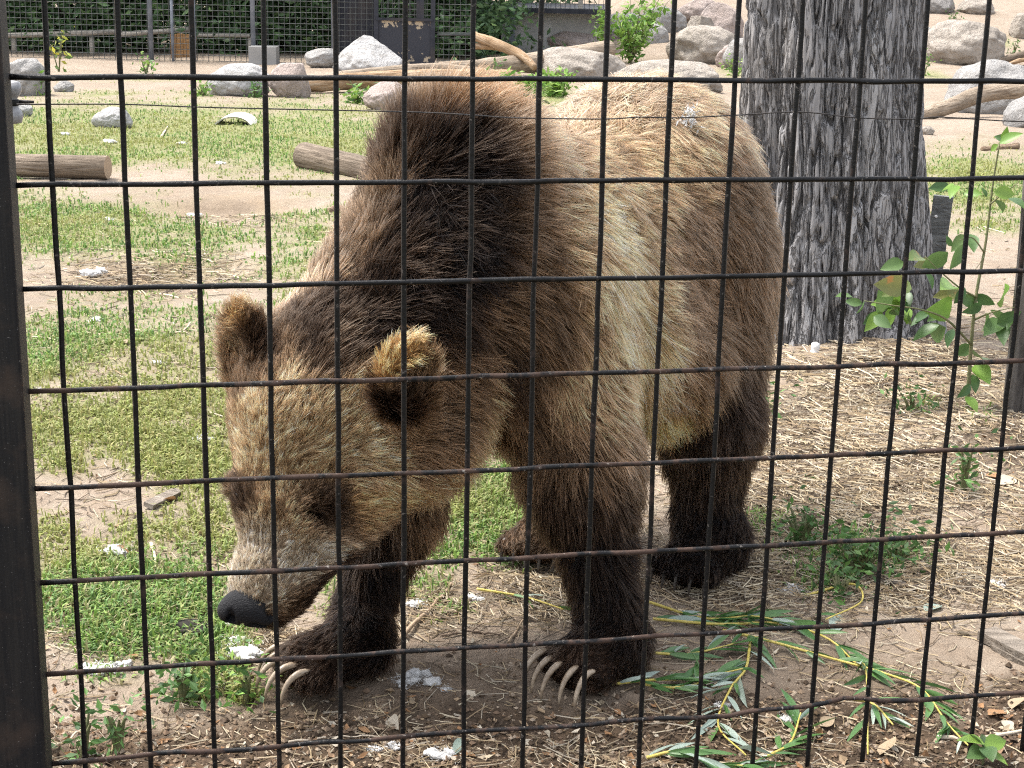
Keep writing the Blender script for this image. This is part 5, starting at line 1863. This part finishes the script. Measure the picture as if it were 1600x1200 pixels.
DRY = [m_leaf('dry_leaf_tan', (0.25, 0.18, 0.11), (0.36, 0.275, 0.18), None, .7, .15), m_leaf('dry_leaf_rust', (0.26, 0.13, 0.055), (0.34, 0.20, 0.10), None, .7, .15),
       m_leaf('dry_leaf_pale', (0.36, 0.31, 0.235), (0.44, 0.39, 0.31), None, .7, .15)]
for k, (u, v, du, dv, wh) in enumerate([(1375, 1180, 45, -25, 'large tan dry leaf curled on dark soil under the pale willow sprig'), (1150, 945, 45, 5, 'rusty dry leaf on the straw in front of the hind paw'), (1385, 1165, 30, 20, 'pale dry leaf touching the foot of the fence near the seedling'),
                                    (1280, 1140, 35, -15, 'tan dry leaf beside the upright willow tuft'), (1540, 745, 45, 12, 'rusty dry leaf on the dark soil below the wooden post'), (1580, 750, -30, 20, 'pale dry leaf on the dark soil below the wooden post'), (1440, 1110, 40, 8, 'tan dry leaf under the tip of the trailing willow branch'),
                                    (1545, 1115, 45, -15, 'rusty dry leaf on dark soil below the plank'), (1570, 1120, 20, 25, 'pale dry leaf on dark soil below the plank'), (1190, 1130, 40, 20, 'tan dry leaf between the silvery willow leaves'), (1275, 1145, 18, 12, 'small rusty dry leaf beside the upright willow tuft'),
                                    (610, 1120, 15, 30, 'pale upright dry leaf on soil in front of the left paw'), (640, 1100, 22, -14, 'tan dry leaf below the fluff between the paws'), (175, 865, 50, 8, 'rusty dry leaf in thin grass beside a fluff tuft'), (120, 1110, 14, -22, 'pale dry leaf on bare soil next to the black post'),
                                    (190, 540, 12, 8, 'small tan dry leaf in the grass far from the head'), (275, 780, -40, 14, 'rusty dry leaf lying on a grey wood chip'), (1100, 715, 30, 8, 'pale dry leaf behind the hind leg'), (1600, 1090, -30, 30, 'tan dry leaf against the lowest wire near the plank'),
                                    (1225, 740, 26, 14, 'rusty dry leaf on open straw beside the hind leg'), (1420, 915, 55, 12, 'pale dry leaf next to the flat wood chip on straw'), (1330, 760, 30, -8, 'tan dry leaf in the middle of the straw'), (560, 1140, 30, 10, 'rusty dry leaf beside the straight straw coloured twig'),
                                    (850, 1150, 24, 10, 'pale dry leaf on dark soil in front of the right paw'), (480, 1110, 26, -8, 'tan dry leaf under the claws of the left paw'), (960, 1110, 20, 12, 'rusty dry leaf by the willow twig at the right paw'), (1490, 990, 45, 5, 'pale dry leaf on bare soil beside the plank'),
                                    (1200, 850, 20, -20, 'tan dry leaf beside the low dark weed'), (1560, 900, 30, 14, 'rusty dry leaf next to fluff on the straw')]):
    single_leaf(u, v, du * .62, dv * .62, DRY[(0, 1, 2)[('tan' in wh) * 0 + ('rusty' in wh) * 1 + ('pale' in wh and 'rusty' not in wh and 'tan' not in wh) * 2]], wh, 'leaf', .6, 'dry leaves scattered on the ground', 'dry_leaf', .9, k)
single_leaf(722, 1158, -14, 32, W_BOT, 'single silvery willow leaf standing on soil between the front paws', wid=.25, seed=40)
single_leaf(1300, 985, 14, -26, W_BOT, 'small silvery leaf on bare soil above the willow branch', wid=.35, seed=41)
single_leaf(1445, 960, 26, -10, W_BOT, 'pale grey green leaf on the straw near the plank', wid=.6, seed=42)
single_leaf(1230, 800, 30, -8, W_BOT, 'pale green leaf on straw behind the hind paw', wid=.5, seed=43)


def seedling():
    r = np.random.default_rng(77)
    g = GT(1535, 1195)
    o = empty('seedling', tuple(g))
    tag(o, 'small broad leaved green seedling at the foot of the fence', 'plant')
    for k in range(7):
        a = k * .9 + .3
        s = g + UP * (.02 + .02 * r.random())
        V, Q = leaf_shape(s, s + np.array([math.cos(a) * .045, math.sin(a) * .04, .02 * r.random()]), .032, r, .25)
        mesh_np('leaf', V, Q, L_BRIGHT if k % 3 == 0 else L_GREEN, o)
    MB().tube([g - UP * .02, g + UP * .035], [.003, .002], 6).build('stem', STEMM, o)


seedling()


# ------------------------------------------------------------------ cotton fluff, twigs, plank
def fluff(u, v, w, seed, wh):
    r = np.random.default_rng(seed)
    g = GT(u, v)
    s = w / 2520 * g[1] * 0.5
    g[2] = float(gz(np.array([g[0]]), np.array([g[1]]))[0])
    V, T = ICO3
    mb = MB()
    for k in range(7):
        c = np.array([r.normal(0, .5) * s, r.normal(0, .45) * s, s * .22])
        q = V * (1 + .45 * fbm(V[:, 0] * 2.2 + k, V[:, 1] * 2.2, V[:, 2] * 2.2, 3, seed + k)[:, None]) * s * (.22 + .25 * r.random()) * np.array([1.2, 1, .7])
        mb.add(q + c, None, T)
    n = 260                                            # loose fibres
    c = np.stack([r.normal(0, .55, n) * s, r.normal(0, .5, n) * s, np.abs(r.normal(.25, .2, n)) * s], 1)
    d = r.normal(0, 1, (n, 3)); d /= np.linalg.norm(d, axis=1)[:, None]
    L = .35 * s * (.4 + r.random(n))[:, None]
    sd = np.cross(d, r.normal(0, 1, (n, 3))); sd /= np.linalg.norm(sd, axis=1)[:, None]
    P = np.stack([c - sd * .0006, c + sd * .0006, c + d * L], 1).reshape(-1, 3)
    P[:, 2] = np.maximum(P[:, 2], .001)
    mb.add(P, None, np.arange(3 * n).reshape(-1, 3))
    o = mb.build('cotton_tuft', FLUFF)
    o.location = tuple(g)
    tag(o, 'white cottonwood fluff tuft ' + (wh or 'in the far grass'), 'fluff', 'white fluff tufts on the ground')


FLUFF = m_speckled('cotton_fluff', (0.55, 0.54, 0.52), (0.66, 0.65, 0.63), 200, 0.95, 0.6, 0.004, 0.1)
for k, (u, v, w, wh) in enumerate([(182, 868, 50, 'in the grass below the grey wood chip'), (150, 1045, 52, 'on bare soil at the grass edge by the black post'), (185, 1042, 36, 'beside the larger tuft at the grass edge'), (245, 568, 20, 'in the grass left of the ear'), (318, 688, 26, 'in the grass beside the forehead'),
                               (385, 1025, 62, 'under the chin of the bear'), (370, 1005, 40, 'just below the nose of the bear'), (632, 1065, 34, 'beside the larger tuft between the front paws'), (655, 1060, 52, 'on soil midway between the front paws'), (698, 1076, 20, 'small and alone right of the tufts between the paws'),
                               (652, 948, 32, 'beside the brown stick behind the left paw'), (742, 935, 26, 'at the root of the yellow switch behind the paws'), (1240, 925, 36, 'on straw in front of the hind paw'), (1180, 672, 30, 'on sand below the small weed by the hind leg'), (1170, 660, 26, 'touching the fur edge of the hind leg'),
                               (1505, 905, 26, 'on straw right of the weed patch'), (1560, 912, 34, 'on straw above the plank'), (690, 1188, 42, 'on dark soil against the fence foot'), (612, 1170, 24, 'near the fence foot below the left paw'), (585, 1175, 20, 'smallest by the fence foot below the left paw'),
                               (330, 1072, 30, 'beside the weed clump at the grass edge'), (355, 980, 22, 'close to the tip of the nose'), (1130, 1105, 24, 'among the silvery willow leaves'), (1230, 1130, 30, 'behind the upright willow tuft'), (150, 415, 36, 'at the dead straw hollow'), (150, 500, 26, 'on worn grass before the dead straw hollow'),
                               (60, 610, 16, ''), (170, 345, 16, ''), (300, 340, 18, ''), (100, 212, 16, ''), (170, 224, 20, ''), (285, 228, 14, ''), (345, 255, 14, '')]):
    fluff(u, v, w, 700 + k, wh)


def fur_fluff():
    p = surf(1070, 196)
    g = grad(p[None])[0]
    r = np.random.default_rng(33)
    n = 150
    c = p + g * .016 + r.normal(0, 1, (n, 3)) * np.array([.009, .008, .016])
    d = r.normal(0, 1, (n, 3)); d /= np.linalg.norm(d, axis=1)[:, None]
    sd = np.cross(d, r.normal(0, 1, (n, 3))); sd /= np.linalg.norm(sd, axis=1)[:, None]
    V = np.stack([c - sd * .0022, c + sd * .0022, c + d * .014], 1).reshape(-1, 3)
    o = mesh_np('cotton_tuft', V, np.arange(3 * n).reshape(-1, 3), FLUFF)
    tag(o, 'white fluff tuft caught in the fur on the back of the bear', 'fluff', 'white fluff tufts on the ground')


fur_fluff()


def twig(pts, r0, mat, label, seed=0, side=(), name='twig', group=None):
    P = []
    for (u, v) in pts:
        p = GT(u, v); p[2] = float(gz(np.array([p[0]]), np.array([p[1]]))[0]) + r0 * 1.1
        P.append(p)
    mb = MB()
    Q = smooth_path(P, 18)
    Q[:, 2] += .003 * noise3(np.arange(18) * .6, seed, 0, 5)
    mb.tube(Q, np.linspace(r0, r0 * .5, 18), 7, wob=.2, seed=seed)
    for (t, du, dv) in side:
        i = int(t * 17)
        u0, v0, _ = pix(Q[i][None])
        e = GT(u0[0] + du, v0[0] + dv); e[2] = Q[i][2] + .006
        mb.tube([Q[i], (Q[i] + e) / 2 + UP * .003, e], [r0 * .6, r0 * .5, r0 * .25], 5)
    o = mb.build(name, mat)
    tag(o, label, 'twig', group)


TW = m_speckled('twig_bark', (0.26, 0.185, 0.12), (0.38, 0.29, 0.2), 30, .8)
TWD = m_speckled('dark_twig', (0.10, 0.07, 0.05), (0.16, 0.115, 0.08), 30, .8)
TWP = m_speckled('pale_twig', (0.48, 0.40, 0.30), (0.58, 0.50, 0.39), 30, .8)
twig([(618, 1010), (655, 970), (690, 938), (705, 915)], .0055, TW, 'brown stick lying from the left front leg towards the grass', 1)
twig([(690, 992), (740, 985), (782, 990)], .003, TWD, 'thin dark twig with a fork between the front paws', 2, ((.5, 20, -12),))
twig([(560, 1058), (580, 1058), (598, 1066)], .0028, TWP, 'short pale twig touching the left front paw', 3)
twig([(795, 1000), (815, 970), (830, 955)], .003, TW, 'brown twig beside the right front leg', 4)
twig([(1465, 1150), (1530, 1150), (1600, 1142), (1680, 1140)], .0045, TWP, 'pale bent twig along the foot of the fence near the seedling', 5)
twig([(1225, 835), (1240, 850), (1275, 862)], .004, TWD, 'dark curved twig in the straw beside the weed', 6)
twig([(240, 1178), (300, 1160), (360, 1150)], .0022, TW, 'long thin twig on the soil by the black post', 7)
twig([(450, 1155), (520, 1152), (610, 1150)], .0022, TWP, 'straight straw coloured twig on dark soil', 8)
twig([(80, 1165), (105, 1155), (140, 1125)], .003, TWP, 'pale curved twig beside the seedlings', 9)
twig([(236, 850), (242, 870), (243, 890)], .0045, TWP, 'short pale bone coloured stick in thin grass', 10)
twig([(265, 525), (285, 520), (298, 508)], .0045, TWP, 'pale forked stick in the grass beside the left ear', 11, ((.5, 12, 6),))
twig([(252, 216), (258, 206), (262, 200)], .010, TWP, 'pale stick in the far grass near the white rock', 12)
twig([(338, 978), (300, 976), (232, 980)], .0022, TWP, 'dry yellow stalk across the grass in front of the nose', 13)
twig([(1290, 800), (1340, 792), (1370, 788)], .005, TWP, 'weathered pale stick in the straw', 14)
twig([(140, 660), (180, 650), (230, 700)], .0016, TWP, 'very thin dry stalk in the grass', 15)


def planks():
    m = m_wood('grey_plank', (0.22, 0.185, 0.15), (0.32, 0.28, 0.235), (0.09, 0.075, 0.06))
    o = empty('plank', tuple(GT(1545, 1005)))
    tag(o, 'weathered split plank lying on the soil', 'plank')
    a, b = GT(1540, 1000), GT(1660, 1062)
    d = b - a; az = math.atan2(d[1], d[0])
    c = (a + b) / 2
    b1 = MB().box(c + UP * .016, (np.linalg.norm(d), .05, .02), rz=az).build('upper_board', m, o, False)
    b2 = MB().box(c + UP * .006 + np.array([.01, -.035, 0]), (np.linalg.norm(d) * .93, .045, .012), rz=az - .03).build('lower_board', m, o, False)
    a, b = GT(1375, 912), GT(1445, 925)
    d = b - a
    x = MB().box((a + b) / 2 + UP * .007, (np.linalg.norm(d), .022, .012), rz=math.atan2(d[1], d[0])).build('wood_chip', m, None, False)
    tag(x, 'flat grey wood chip on the straw below the weeds', 'wood chip')
    a, b = GT(232, 795), GT(278, 772)
    d = b - a
    x = MB().box((a + b) / 2 + UP * .008, (np.linalg.norm(d), .028, .012), rz=math.atan2(d[1], d[0]), rx=.2).build('wood_chip', m, None, False)
    tag(x, 'grey split wood chip on sandy soil near the muzzle of the bear', 'wood chip')


planks()


def dark_scrap():
    r = np.random.default_rng(9)
    g = GT(305, 985)
    V, T = ICO3
    V = V * (1 + .5 * fbm(V[:, 0] * 2, V[:, 1] * 2, V[:, 2] * 2, 3, 91)[:, None]) * np.array([.035, .03, .012])
    o = mesh_np('dark_scrap', V, T, m_speckled('black_scrap', (0.010, 0.009, 0.008), (0.03, 0.025, 0.02), 60, .9))
    o.location = (g[0], g[1], float(gz(np.array([g[0]]), np.array([g[1]]))[0]) + .008)
    tag(o, 'black ragged scrap lying in the grass below the nose', 'scrap')


dark_scrap()


def cut_wire_flag():
    """white clip lying at the trunk foot"""
    g = GT(1273, 556)
    zp = np.array([0, .004, .018, .022, .03, .045, .05]); rp = np.array([.012, .017, .017, .013, .016, .014, .003])
    o = MB().tube([g + UP * z for z in zp], rp, 14).build('white_cup', m_speckled('white_plastic', (0.6, 0.6, 0.6), (0.7, 0.7, 0.7), 20, .4))
    tag(o, 'small white cup shaped object at the foot of the big trunk', 'cup')


cut_wire_flag()
